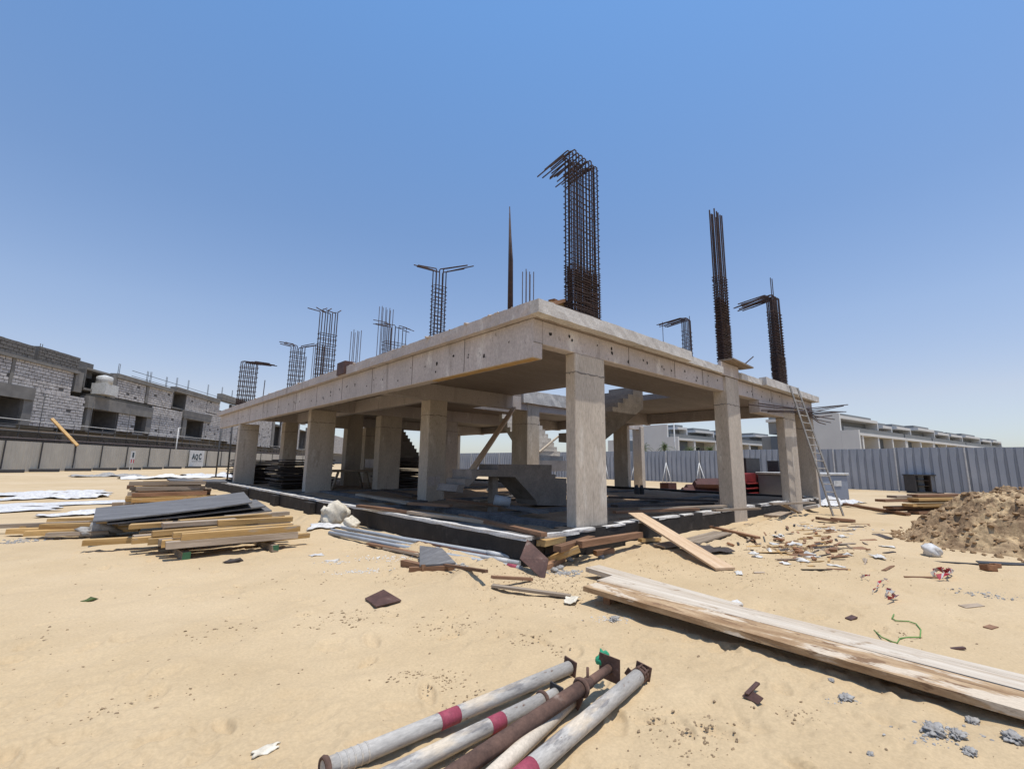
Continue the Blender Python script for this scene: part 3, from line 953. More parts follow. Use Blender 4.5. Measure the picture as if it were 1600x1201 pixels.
# ------------------------------------------------------------------ hoardings
def hoarding(name, label, posts, z1, mtp, mpost, rib, depth, braces=(), feet=False, side=1.0):
    """posts: points on the ground; corrugated sheet panels hang between them"""
    t = thing(name, label, 'fence', Vector((posts[0][0], posts[0][1], 0)))
    for k in range(len(posts) - 1):
        a, b = Vector((*posts[k], 0)), Vector((*posts[k + 1], 0))
        d = (b - a)
        L = d.length
        d.normalize()
        n = Vector((-d.y, d.x, 0)) * side                # towards the viewer
        bm = bmesh.new()
        nr = max(4, int(round(L / rib)))
        prev = None
        w = L / nr
        dz = random.uniform(-0.03, 0.03)
        for i in range(nr):
            for (f, o) in ((0, 0), (0.62, 0), (0.72, -depth), (0.90, -depth), (1.0, 0)):
                if f == 1.0 and i < nr - 1:
                    continue
                p = d * (w * (i + f)) + n * o
                v0 = bm.verts.new(p + Vector((0, 0, 0.05)))
                v1 = bm.verts.new(p + Vector((0, 0, z1 + dz)))
                if prev:
                    bm.faces.new((prev[0], v0, v1, prev[1]))
                prev = (v0, v1)
        finish('panel', bm, mtp, t, loc=a)
        # post
        bm = bmesh.new()
        bm_tube(bm, [n * 0.06 + Vector((0, 0, -0.1)), n * 0.06 + Vector((0, 0, z1 + 0.02))], 0.045 if not feet else 0.075, 6)
        finish('post', bm, mpost, t, loc=a)
        if k in braces:
            for s in (-0.9, 0.0):
                tube('brace', [a + n * 0.08 + Vector((0, 0, z1 * 0.62)), a + n * 0.9 + d * s + Vector((0, 0, 0.05))], 0.045, mpost, t, 6)
        if feet:
            box('ballast_block', a + Vector((-1.1, -0.7, 0)) + n * 0.6, a + Vector((1.3, 0.3, 0.36)) + n * 0.6, MT['steel_dark'], t, 0.04)
    return t


# left: beige hoarding with dark posts
LD = Vector((0.535, 0.845, 0)).normalized()
LP = Vector((-6.17, 71.2, 0))
LN = Vector((-LD.y, LD.x, 0))                           # away from the viewer


def onplane(px, py, P, D, off, N):
    """pixel to (distance along D, height) on the upright plane through P + N*off"""
    r = ray(px, py)
    Q = P + N * off
    # solve t*r.xy = Q + s*D
    det = r.x * (-D.y) - r.y * (-D.x)
    t = (Q.x * (-D.y) - Q.y * (-D.x)) / det
    s = (r.x * Q.y - r.y * Q.x) / det
    return s, CAM_H + r.z * t


posts = []
for px in (-130, -60, 3, 62, 115, 157, 197, 232, 264, 296, 322, 345, 367, 388, 407, 425, 442, 458, 473, 487, 500):
    s, _ = onplane(px, 715, LP, LD, 0, LN)
    p = LP + LD * s
    posts.append((p.x, p.y))
hoarding('site_hoarding', 'long beige corrugated site fence with dark posts in front of the half built block houses', posts, 3.25,
         MT['fence_beige'], MT['steel_dark'], 0.55, 0.06, feet=True, side=-1.0)
# right: blue grey hoarding with white posts and braces
rp = []
for px in (1900, 1620, 1512, 1402, 1305, 1225, 1155, 1094, 1042, 993, 947, 905, 868, 836, 806, 780, 757, 736, 718, 700, 680):
    s, _ = onplane(px, 740, Vector((42.2, 0, 0)), Vector((-0.02, 1, 0)).normalized(), 0, Vector((1, 0, 0)))
    q = Vector((42.2, 0, 0)) + Vector((-0.02, 1, 0)).normalized() * s
    rp.append((q.x, q.y))
hoarding('site_hoarding', 'blue grey corrugated site fence with white posts and braces behind the frame', rp, 3.0,
         MT['fence_blue'], MT['steel_white'], 0.45, 0.11, braces=(7, 8, 9, 10), side=1.0)

# sign board on the beige fence
sg = posts[9]
sgn = thing('sign_board', 'white sign board with dark AQC lettering on the beige fence', 'sign', LP + LD * onplane(297, 715, LP, LD, -0.3, LN)[0] - LN * 0.3)
s0, zt = onplane(297, 703, LP, LD, -0.3, LN)
s1, _ = onplane(319, 703, LP, LD, -0.3, LN)
W = s1 - s0
F3 = Matrix((LD, -LN * -1, Vector((0, 0, 1)))).transposed().to_4x4()


def obox(name, P, D, N, s0, s1, n0, n1, z0, z1, mt, parent, bevel=0.0):
    """box laid out along an upright plane: s along D, n along N"""
    bm = bmesh.new()
    c = P + D * ((s0 + s1) / 2) + N * ((n0 + n1) / 2) + Vector((0, 0, (z0 + z1) / 2))
    bm_box(bm, (-(s1 - s0) / 2, -(n1 - n0) / 2, -(z1 - z0) / 2), ((s1 - s0) / 2, (n1 - n0) / 2, (z1 - z0) / 2), bevel)
    bmesh.ops.transform(bm, matrix=Matrix((D, N, Vector((0, 0, 1)))).transposed().to_4x4(), verts=bm.verts)
    bmesh.ops.recalc_face_normals(bm, faces=bm.faces)
    return finish(name, bm, mt, parent, loc=c)


obox('board', LP, LD, LN, s0, s1, -0.42, -0.3, 0.25, zt, MT['sign_white'], sgn)


def letter_mesh(txt, size):
    cu = bpy.data.curves.new('t', 'FONT')
    cu.body = txt
    cu.size = size
    cu.extrude = 0.01
    cu.offset = size * 0.035
    o = bpy.data.objects.new('t', cu)
    col.objects.link(o)
    me = bpy.data.meshes.new_from_object(o.evaluated_get(bpy.context.evaluated_depsgraph_get()))
    bpy.data.objects.remove(o)
    bpy.data.curves.remove(cu)
    return me


def put_text(name, txt, size, s, z, off, P, D, N, mt, parent):
    me = letter_mesh(txt, size)
    me.transform(Matrix((D, Vector((0, 0, 1)), -N)).transposed().to_4x4())
    return link(name, me, mt, parent, loc=P + D * s + N * off + Vector((0, 0, z)))


LH = zt - 0.25
put_text('lettering', 'A', LH * 0.50, s0 + W * 0.15, 0.25 + LH * 0.46, -0.44, LP, LD, LN, MT['ink'], sgn)
put_text('lettering', 'Q', LH * 0.44, s0 + W * 0.36, 0.25 + LH * 0.46, -0.44, LP, LD, LN, MT['ink'], sgn)
put_text('lettering', 'C', LH * 0.50, s0 + W * 0.61, 0.25 + LH * 0.46, -0.44, LP, LD, LN, MT['ink'], sgn)
obox('lettering', LP, LD, LN, s0 + W * 0.15, s0 + W * 0.85, -0.44, -0.425, 0.25 + LH * 0.33, 0.25 + LH * 0.36, MT['ink_grey'], sgn)
# little notice on a post in front of the fence
s2, _ = onplane(203, 718, LP, LD, -3, LN)
ns = thing('notice_board', 'small white and red notice with dark symbol in front of the beige fence', 'sign', LP + LD * s2 - LN * 3)
obox('board', LP, LD, LN, s2, s2 + 0.9, -3.06, -3, 0.9, 2.6, MT['sign_white'], ns)
obox('symbol', LP, LD, LN, s2 + 0.28, s2 + 0.62, -3.09, -3.065, 1.75, 2.4, MT['ink'], ns)
obox('symbol', LP, LD, LN, s2 + 0.12, s2 + 0.30, -3.09, -3.065, 1.0, 1.5, MT['ink_red'], ns)
obox('symbol', LP, LD, LN, s2 + 0.62, s2 + 0.80, -3.09, -3.065, 1.0, 1.5, MT['ink_red'], ns)
for q in (0.1, 0.75):
    obox('leg', LP, LD, LN, s2 + q, s2 + q + 0.07, -3.05, -3.0, 0, 0.9, MT['steel_white'], ns)
# plank leaning over the fence
a = LP + LD * onplane(121, 695, LP, LD, -0.4, LN)[0] - LN * 0.4
sA, zA = onplane(121, 696, LP, LD, -0.2, LN)
sB, zB = onplane(81, 654, LP, LD, 3.0, LN)
pa, pb = LP + LD * sA - LN * 0.2 + Vector((0, 0, zA)), LP + LD * sB + LN * 3.0 + Vector((0, 0, zB))
bm = bmesh.new()
bm_tube(bm, [Vector((0, 0, 0)), pb - pa], 0.2, 4)
tag(finish('leaning_plank', bm, MT['wood_new'], loc=pa), 'yellow timber plank sticking up behind the beige fence', 'plank')

# ------------------------------------------------------------------ half-built block houses, left
OFF = 9.0


def blockwork(name, s0, s1, z0, z1, off, parent, bw=0.88, bh=0.40, mt='block', skip=0.03, seed=0):
    """masonry in running bond: single blocks with recessed joints, on a wall behind"""
    rq = random.Random(seed + int(s0 * 10))
    bm = bmesh.new()
    j = 0.085
    nz = max(1, int((z1 - z0) / bh))
    hh = (z1 - z0) / nz
    for r in range(nz):
        s = s0 - (bw / 2 if r % 2 else 0)
        while s < s1:
            a, b = max(s, s0), min(s + bw * rq.uniform(0.92, 1.06), s1)
            if b - a > 0.12 and rq.random() > skip:
                o = rq.uniform(-0.03, 0.02)
                bm_box(bm, (a + j / 2, off - 0.07 + o, z0 + r * hh + rq.uniform(0.04, 0.075)), (b - j / 2, off + 0.1, z0 + (r + 1) * hh - rq.uniform(0.0, 0.03)))
            s = b if b > a else s + bw
    bmesh.ops.transform(bm, matrix=Matrix((LD, LN, Vector((0, 0, 1)))).transposed().to_4x4(), verts=bm.verts)
    bmesh.ops.recalc_face_normals(bm, faces=bm.faces)
    return tag(finish(name, bm, MT[mt], parent, loc=LP), kind='stuff')


def lrect(xl, xr, xref, yt, yb, off=OFF):
    s0, _ = onplane(xl, yt, LP, LD, off, LN)
    s1, _ = onplane(xr, yt, LP, LD, off, LN)
    _, zt = onplane(xref, yt, LP, LD, off, LN)
    _, zb = onplane(xref, yb, LP, LD, off, LN)
    return s0, s1, zb, zt


def lbox(name, R, n0, n1, mt, parent):
    return obox(name, LP, LD, LN, R[0], R[1], OFF + n0, OFF + n1, R[2], R[3], MT[mt], parent)


def lhouse(label, xl, xr, spec):
    s0, _ = onplane(xl, 700, LP, LD, OFF, LN)
    h = thing('half_built_house', label, 'building', LP + LD * s0 + LN * OFF, 'half built block houses behind the beige fence')
    for k, (kind, R) in enumerate(spec):
        if kind == 'blocks':
            lbox('wall', (R[0], R[1], R[2], R[3]), 0.03, 0.6, 'joint', h)
            blockwork('blockwork', R[0], R[1], R[2], R[3], OFF, h, seed=k)
        elif kind == 'grey':
            lbox('parapet', R, 0.05, 0.7, 'joint', h)
            blockwork('blockwork', R[0], R[1], R[2], R[3], OFF + 0.02, h, 0.8, 0.4, 'block_grey', 0.0, k)
        elif kind == 'grey_back':
            lbox('parapet', R, 1.5, 2.4, 'block_grey', h)
        elif kind == 'band':
            lbox('ring_beam', R, -0.35, 0.9, 'villa_concrete', h)
        elif kind == 'col':
            lbox('column', R, -0.12, 0.6, 'villa_concrete', h)
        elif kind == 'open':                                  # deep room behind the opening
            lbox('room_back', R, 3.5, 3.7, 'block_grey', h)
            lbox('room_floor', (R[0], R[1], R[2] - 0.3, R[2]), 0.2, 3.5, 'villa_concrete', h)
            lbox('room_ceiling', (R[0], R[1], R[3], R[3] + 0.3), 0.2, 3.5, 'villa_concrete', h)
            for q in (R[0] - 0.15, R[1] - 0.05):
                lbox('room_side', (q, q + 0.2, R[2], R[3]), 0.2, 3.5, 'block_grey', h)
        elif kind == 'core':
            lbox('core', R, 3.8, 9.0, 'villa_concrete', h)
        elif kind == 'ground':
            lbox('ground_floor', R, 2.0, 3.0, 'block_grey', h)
    return h


h1 = lhouse('half built block house with tall grey parapet, farthest left', -220, 131, [
    ('grey', lrect(-200, 59, 0, 525, 549)), ('grey', lrect(63, 129, 64, 541, 566)), ('grey_back', lrect(50, 70, 60, 545, 566)), ('band', lrect(-200, 128, 0, 549, 554)),
    ('blocks', lrect(-200, 20, 0, 554, 597)), ('blocks', lrect(25, 119, 25, 559, 603)), ('col', lrect(20, 25, 20, 556, 600)), ('col', lrect(119, 131, 119, 580, 612)), ('band', lrect(-200, 54, 0, 597, 618)),
    ('open', lrect(-200, 37, 0, 618, 662)), ('col', lrect(37, 52, 37, 621, 664)), ('blocks', lrect(52, 136, 52, 607, 666)),
    ('core', lrect(-200, 130, 0, 545, 680)), ('ground', lrect(-230, 136, 0, 664, 738))])
h2 = lhouse('half built block house with white water tank on its balcony', 132, 275, [
    ('grey_back', lrect(129, 165, 129, 560, 585)), ('band', lrect(182, 273, 182, 583, 590)), ('open', lrect(137, 176, 165, 584, 612)),
    ('col', lrect(176, 184, 176, 584, 622)), ('blocks', lrect(184, 230, 184, 591, 622)), ('col', lrect(230, 234, 230, 598, 630)), ('blocks', lrect(234, 272, 234, 600, 632)),
    ('band', lrect(136, 240, 136, 618, 637)), ('col', lrect(136, 142, 136, 637, 672)), ('open', lrect(142, 186, 142, 637, 672)),
    ('blocks', lrect(186, 213, 186, 642, 674)), ('open', lrect(213, 230, 213, 646, 676)), ('col', lrect(230, 238, 230, 642, 678)),
    ('blocks', lrect(238, 286, 238, 634, 681)), ('core', lrect(142, 272, 150, 590, 690)), ('ground', lrect(136, 290, 136, 670, 738))])
h3 = lhouse('half built block house partly hidden by the left end of the concrete frame', 275, 380, [
    ('band', lrect(274, 345, 275, 604, 612)), ('open', lrect(274, 292, 275, 612, 636)), ('blocks', lrect(292, 325, 292, 614, 642)), ('blocks', lrect(325, 345, 325, 620, 644)),
    ('band', lrect(286, 330, 286, 640, 653)), ('col', lrect(286, 292, 286, 653, 684)), ('open', lrect(292, 320, 292, 654, 684)),
    ('blocks', lrect(320, 362, 320, 644, 686)), ('core', lrect(286, 362, 286, 615, 690)), ('ground', lrect(290, 362, 290, 678, 735))])
h4 = lhouse('farthest half built block house glimpsed between the left columns', 380, 520, [
    ('band', lrect(345, 480, 362, 620, 630)), ('blocks', lrect(362, 428, 362, 632, 694)), ('col', lrect(428, 431, 428, 645, 698)), ('open', lrect(431, 441, 431, 665, 700)),
    ('blocks', lrect(441, 470, 441, 650, 700)), ('open', lrect(470, 480, 470, 672, 702)), ('blocks', lrect(480, 560, 480, 668, 704)),
    ('core', lrect(362, 480, 362, 640, 700)), ('ground', lrect(362, 560, 362, 690, 733))])
# white tank on the balcony
s, z = onplane(162, 612, LP, LD, OFF - 0.6, LN)
tk = thing('water_tank', 'white round water tank on a white plinth on the balcony', 'tank', LP + LD * s + LN * (OFF - 0.6) + Vector((0, 0, z)))
_, z1 = onplane(162, 600, LP, LD, OFF - 0.6, LN)
_, z2 = onplane(162, 589, LP, LD, OFF - 0.6, LN)
obox('plinth', LP, LD, LN, s - 1.3, s + 1.7, OFF - 1.6, OFF + 0.4, z - 0.5, z1, MT['tank_white'], tk)
tc = LP + LD * (s - 0.2) + LN * (OFF - 0.6)
tube('drum', [tc + Vector((0, 0, z1 - 0.05)), tc + Vector((0, 0, z2)), tc + Vector((0, 0, z2 + 0.12)), tc + Vector((0, 0, z2 + 0.35))], [1.05, 1.05, 0.9, 0.2], MT['tank_white'], tk, 20)

# cantilevered scaffold walkway in front of the houses
sc_ = thing('scaffold_walkway', 'dark scaffold walkway with rails running along the half built houses', 'scaffolding', LP + LN * 6)
so, sz = 6.0, 0
for (x0, x1) in ((-200, 60), (60, 200), (200, 332)):
    A = onplane(x0, 700, LP, LD, so, LN)[0]
    B = onplane(x1, 700, LP, LD, so, LN)[0] - 0.02
    zd = onplane(0, 668, LP, LD, so, LN)[1]
    obox('deck', LP, LD, LN, A, B, so, so + 2.4, zd - 0.14, zd, MT['wood_grey'], sc_)
zd = onplane(0, 668, LP, LD, so, LN)[1]
A, B = onplane(-200, 700, LP, LD, so, LN)[0], onplane(480, 700, LP, LD, so, LN)[0]
for (dz, r, m_) in ((0.55, 0.05, 'steel_dark'), (1.15, 0.05, 'steel_white'), (-0.25, 0.10, 'steel_dark'), (-1.05, 0.09, 'rebar_pale'), (-1.25, 0.07, 'steel_dark')):
    tube('rail', [LP + LD * A + LN * so + Vector((0, 0, zd + dz)), LP + LD * B + LN * so + Vector((0, 0, zd + dz))], r, MT[m_], sc_, 6)
s = A
k = 0
while s < B:
    p = LP + LD * s + LN * so
    tube('standard', [p + Vector((0, 0, 0)), p + Vector((0, 0, zd + 1.3 + (3.5 if k % 3 == 0 else 0)))], 0.05, MT['steel_dark'], sc_, 5)
    tube('bracket', [p + Vector((0, 0, zd - 0.2)), p + LN * 0 + LD * 0.9 + Vector((0, 0, zd - 1.05))], 0.06, MT['steel_dark'], sc_, 5)
    s += 2.9
    k += 1
# bars and wires standing up from the roofs
k = 0
for (x, yb, yt) in ((62, 545, 536), (184, 583, 567), (229, 592, 579), (234, 594, 580), (259, 599, 588), (275, 602, 589), (293, 606, 593), (324, 612, 600), (346, 616, 604), (362, 618, 609)):
    s, z0 = onplane(x, yb, LP, LD, OFF + 1, LN)
    _, z1 = onplane(x, yt, LP, LD, OFF + 1, LN)
    hh = h1 if x < 130 else (h2 if x < 275 else h3)
    q = LP + LD * s + LN * (OFF + 1)
    for dx in (0, 0.35):
        tube('roof_bar', [q + LD * dx + Vector((0, 0, z0 - 0.8)), q + LD * dx + Vector((0, 0, z1))], 0.04, MT['steel_dark'], hh, 4)
sA, zA = onplane(207, 579, LP, LD, OFF - 1, LN)
sB, zB = onplane(372, 619, LP, LD, OFF - 1, LN)
for dz in (0, -0.9):
    tube('roof_rail', [LP + LD * sA + LN * (OFF - 1) + Vector((0, 0, zA + dz)), LP + LD * sB + LN * (OFF - 1) + Vector((0, 0, zA + dz))], 0.045, MT['steel_dark'], h2, 4)
# lamp post at the fence
s, _ = onplane(275, 700, LP, LD, 2, LN)
_, zt_ = onplane(278, 668, LP, LD, 2, LN)
p = LP + LD * s + LN * 2
lpst = thing('lamp_post', 'thin pale lamp post behind the beige fence left of the sign', 'lamp post', p)
tube('pole', [p, p + Vector((0, 0, zt_))], [0.11, 0.08], MT['steel_white'], lpst, 8)
tube('lamp_arm', [p + Vector((0, 0, zt_ - 0.05)), p + LD * 0.8 + Vector((0, 0, zt_ + 0.1))], 0.06, MT['steel_white'], lpst, 6)

# ------------------------------------------------------------------ finished villas, right
def villa_row(label, name_group, p0, D, N, units, zb, top, ends=True, zw=None):
    """white and grey terraced villas. units: list of (s0, s1, set-back box s0, s1)"""
    for (lab, s0, s1, boxes, has_end) in units:
        v = thing('terraced_villa', lab, 'building', p0 + D * s0, name_group)
        B = lambda nm, a, b, n0, n1, z0, z1, m: obox(nm, p0, D, N, a, b, n0, n1, z0, z1, MT[m], v)
        L = s1 - s0
        zb2 = zb
        B('wall', s0 + 0.02, s1 - 0.02, 2.4, 11, 0, zb2, 'villa_grey')
        B('white_band', s0, s1, 0, 2.6, zb2, zb2 + 0.35, 'villa_white')
        B('terrace_parapet', s0 + 0.3, s1 - 0.3, 0.25, 0.5, zb2 + 0.352, zb2 + 1.0, 'villa_grey')
        nb = max(2, int(L / 5.5))
        for k in range(nb + 1):
            q = s0 + (L - 0.5) * k / nb
            B('white_pier', q, q + 0.5, 0.1, 2.4, 0, zb2 - 0.002, 'villa_white')
        for k in range(nb):
            q = s0 + 0.5 + (L - 0.5) * k / nb
            w = (L - 0.5) / nb - 0.5
            f = B('window', q + w * 0.2, q + w * 0.75, 2.33, 2.42, 0.8, zb2 - 0.8, 'villa_white')
            obox('pane', p0, D, N, q + w * 0.2 + 0.1, q + w * 0.75 - 0.1, 2.28, 2.325, 0.9, zb2 - 0.9, MT['glass_dark'], f)
            if k % 2 == 0:
                B('panel_wall', q + 0.05, q + w * 0.95, 1.2, 1.4, 0.2, zb2 - 0.05, 'villa_blue')
        for (a, b, hh) in boxes:
            B('upper_storey', a, b, 2.2, 10, zb2 + 0.352, top * hh - 0.5, 'villa_grey')
            B('roof_slab', a - 0.3, b + 0.3, 0.7, 10.2, top * hh - 0.5, top * hh - 0.1, 'villa_white')
            B('roof_parapet', a + 0.2, b, 1.4, 10, top * hh - 0.098, top * hh + 0.35, 'villa_grey')
            B('white_fin', b, b + 0.35, 0.7, 4, zb2 + 0.36, top * hh - 0.502, 'villa_white')
            f = B('window', a + (b - a) * 0.55, a + (b - a) * 0.85, 2.13, 2.21, zb2 + 0.6, top * hh - 1.2, 'villa_white')
            obox('pane', p0, D, N, a + (b - a) * 0.55 + .1, a + (b - a) * 0.85 - .1, 2.08, 2.125, zb2 + 0.7, top * hh - 1.3, MT['glass_dark'], f)
        if has_end:
            B('end_wall', s0 - 0.4, s0 - 0.002, 0.4, 5.6, 0, top + 0.1, 'villa_white')
            B('panel_wall', s0 - 0.38, s0 - 0.004, 5.65, 9.5, 0, zb2, 'villa_blue')
            B('end_wall', s0 - 0.39, s0 - 0.003, -1.6, 0.395, 0, zb2 + 0.4, 'villa_white')
            f = obox('window', p0, D, N, s0 - 0.46, s0 - 0.402, 5.5, 6.6, 3.0, 4.0, MT['glass_dark'], v)


# near row: corner under pixel (1325, .) at about 62 m depth
def depth_pt(px, depth):
    r = ray(px, 730)
    k = depth / (r.dot(CF))
    return Vector((r.x * k, r.y * k, 0))


P1 = depth_pt(1327, 60)
P1e = depth_pt(1592, 118)
D1 = (P1e - P1).normalized()
N1 = Vector((-D1.y, D1.x, 0))
if N1.dot(P1) < 0:
    N1 = -N1


def s_of(px, P, D, N):
    return onplane(px, 700, P, D, 2.2, N)[0]


sx = lambda px: s_of(px, P1, D1, N1)
top1 = onplane(1330, 648, P1, D1, 0, N1)[1]
zb1 = onplane(1330, 678, P1, D1, 0, N1)[1]
G1 = 'finished grey and white villas beyond the blue grey fence'
villa_row('', G1, P1, D1, N1, [
    ('grey and white villa with tall white end wall, nearest of the right hand row', 0, sx(1392), [(0.3, sx(1356), 1.0), (sx(1366), sx(1378), 0.94)], True),
    ('second grey and white villa along the right hand row', sx(1392) + 0.1, sx(1436), [(sx(1388), sx(1408), 0.96), (sx(1422), sx(1446), 1.0)], False),
    ('third grey and white villa along the right hand row', sx(1436) + 0.1, sx(1490), [(sx(1453), sx(1469), 0.97), (sx(1474), sx(1490), 0.97)], False),
    ('fourth villa of the right hand row, small in the distance', sx(1490) + 0.1, sx(1540), [(sx(1497), sx(1518), 1.0), (sx(1523), sx(1536), 0.96)], False),
    ('last and farthest villa of the right hand row', sx(1540) + 0.1, sx(1590), [(sx(1540), sx(1552), 0.98), (sx(1558), sx(1566), 0.75), (sx(1572), sx(1586), 0.75)], False)],
    zb1, top1)
# farther row seen through the frame
P2 = depth_pt(1050, 78)
P2e = depth_pt(1285, 118)
D2 = (P2e - P2).normalized()
N2 = Vector((-D2.y, D2.x, 0))
if N2.dot(P2) < 0:
    N2 = -N2
sx = lambda px: s_of(px, P2, D2, N2)
top2 = onplane(1060, 665, P2, D2, 0, N2)[1]
zb2_ = onplane(1060, 687, P2, D2, 0, N2)[1]
villa_row('', 'villas seen between the columns of the concrete frame', P2, D2, N2, [
    ('grey and white villa seen left of the second front column', 0, sx(1104), [(sx(1050), sx(1062), 1.0), (sx(1078), sx(1104), 0.97)], True),
    ('grey and white villa seen between the second and third front columns', sx(1104) + 0.1, sx(1200), [(sx(1116), sx(1130), 0.97), (sx(1172), sx(1196), 1.0)], False),
    ('grey and white villa seen between the third front column and ladder', sx(1200) + 0.1, sx(1290), [(sx(1206), sx(1222), 0.97), (sx(1248), sx(1268), 1.0)], False)], zb2_, top2)
# stepped white house left of it
P3 = depth_pt(986, 82)
P3e = depth_pt(1046, 84)
D3 = (P3e - P3).normalized()
N3 = Vector((-D3.y, D3.x, 0))
if N3.dot(P3) < 0:
    N3 = -N3
ws = thing('stepped_house', 'stepped white house with dark grey panel seen right of the front column', 'building', P3)
o3 = lambda nm, xa, xb, yt, n0, n1, m: obox(nm, P3, D3, N3, onplane(xa, 700, P3, D3, 0, N3)[0], onplane(xb, 700, P3, D3, 0, N3)[0], n0, n1, 0, onplane(1015, yt, P3, D3, 0, N3)[1], MT[m], ws)
o3('wall', 999, 1046, 681, 0, 8, 'villa_white')
o3('wall', 1004, 1046.3, 667, 0.3, 7.9, 'villa_white')
o3('panel_wall', 980, 998.8, 689, 0, 6, 'villa_blue')
o3('roof_slab', 975, 998.7, 687, 0.2, 6.2, 'villa_white')
# far scaffolding heap glimpsed through the back
# palms between the fence and the villas
def palm(px, ytop, depth, label, seed):
    rq = random.Random(seed)
    p = depth_pt(px, depth)
    r = ray(px, ytop)
    k = depth / r.dot(CF)
    h = CAM_H + r.z * k
    t = thing('palm_tree', label, 'tree', p, 'young palms behind the blue grey fence')
    h -= 0.5
    tube('trunk', [p, p + Vector((0.05, 0, h * 0.5)), p + Vector((0, 0.03, h))], [0.2, 0.17, 0.14], MT['trunk'], t, 8)
    bm = bmesh.new()
    for k in range(26):
        a = rq.uniform(0, 6.28)
        el = rq.uniform(-0.5, 1.3)
        L = rq.uniform(1.1, 1.8)
        pts = []
        for i in range(6):
            f = i / 5
            rr_ = L * f * math.cos(el) * (1 - 0.15 * f)
            z = L * f * math.sin(el) - 0.9 * f * f
            pts.append(Vector((math.cos(a) * rr_, math.sin(a) * rr_, z)))
        s_ = Vector((-math.sin(a), math.cos(a), 0))
        for i in range(1, 6):
            for sg_ in (-1, 1):
                for q in (0, 0.5):
                    b0 = pts[i - 1].lerp(pts[i], q)
                    tip = b0 + s_ * sg_ * 0.32 * (1.1 - i / 6) + (pts[i] - pts[i - 1]) * 0.9 + Vector((0, 0, -0.08))
                    b1 = b0 + (pts[i] - pts[i - 1]) * 0.25
                    bm.faces.new([bm.verts.new(b0), bm.verts.new(b1), bm.verts.new(tip)])
    finish('crown', bm, MT['leaf'], t, loc=p + Vector((0, 0, h)))


palm(1040, 692, 50, 'young palm behind the fence left of the second front column', 1)
palm(1080, 697, 50, 'young palm behind the fence, middle of the three near the second front column', 2)
palm(1111, 697, 50, 'young palm half hidden by the second front column', 3)
palm(1006, 694, 50, 'young palm in front of the stepped white house', 4)
# slim lamp post among the villas
p = depth_pt(1056, 55)
lpst = thing('lamp_post', 'tall slim grey lamp post behind the blue grey fence', 'lamp post', p)
tube('pole', [p, p + Vector((0, 0, 7.2))], [0.10, 0.07], MT['steel_white'], lpst, 8)
tube('lamp_arm', [p + Vector((0, 0, 7.1)), p + Vector((-0.9, 0.6, 7.25))], 0.05, MT['steel_white'], lpst, 6)

# ------------------------------------------------------------------ loose things: planks, sheets, props
def plank(A, B, w, th, mt, name, label, cat, group=None, roll=0.0, bev=0.006, bow=0.0):
    """a board from A to B (centre line); local X runs along the grain"""
    A, B = Vector(A), Vector(B)
    d = B - A
    L = d.length
    x = d.normalized()
    y = Vector((0, 0, 1)).cross(x).normalized()
    z = x.cross(y)
    M = Matrix((x, y, z)).transposed() @ Matrix.Rotation(roll, 3, 'X')
    bm = bmesh.new()
    n = max(1, int(L / 0.5))
    rq = random.Random(int(L * 1000) + int(A.x * 77))
    prev = None
    for i in range(n + 1):
        u = -L / 2 + L * i / n
        s = bow * (1 - (2 * i / n - 1) ** 2) if n > 1 else 0
        j = lambda: rq.uniform(-1, 1) * min(0.006, th * 0.12)
        e = rq.uniform(-0.01, 0.01) if i in (0, n) else 0
        ring = [bm.verts.new((u + e + j(), -w / 2 + j(), -th / 2 + s)), bm.verts.new((u + e + j(), w / 2 + j(), -th / 2 + s)),
                bm.verts.new((u + e + j(), w / 2 + j(), th / 2 + s)), bm.verts.new((u + e + j(), -w / 2 + j(), th / 2 + s))]
        if prev:
            for k in range(4):
                bm.faces.new((prev[k], prev[(k + 1) % 4], ring[(k + 1) % 4], ring[k]))
        else:
            bm.faces.new(ring[::-1])
        prev = ring
    bm.faces.new(prev)
    if bev:
        bmesh.ops.bevel(bm, geom=[e for e in bm.edges if e.calc_face_angle(0) > 1.0], offset=min(bev, th * 0.2), segments=1, affect='EDGES')
    bmesh.ops.recalc_face_normals(bm, faces=bm.faces)
    o = finish(name, bm, MT[mt])
    o.matrix_world = M.to_4x4()
    o.location = (A + B) / 2
    return tag(o, label, cat, group)


rq = random.Random(21)
V = Vector
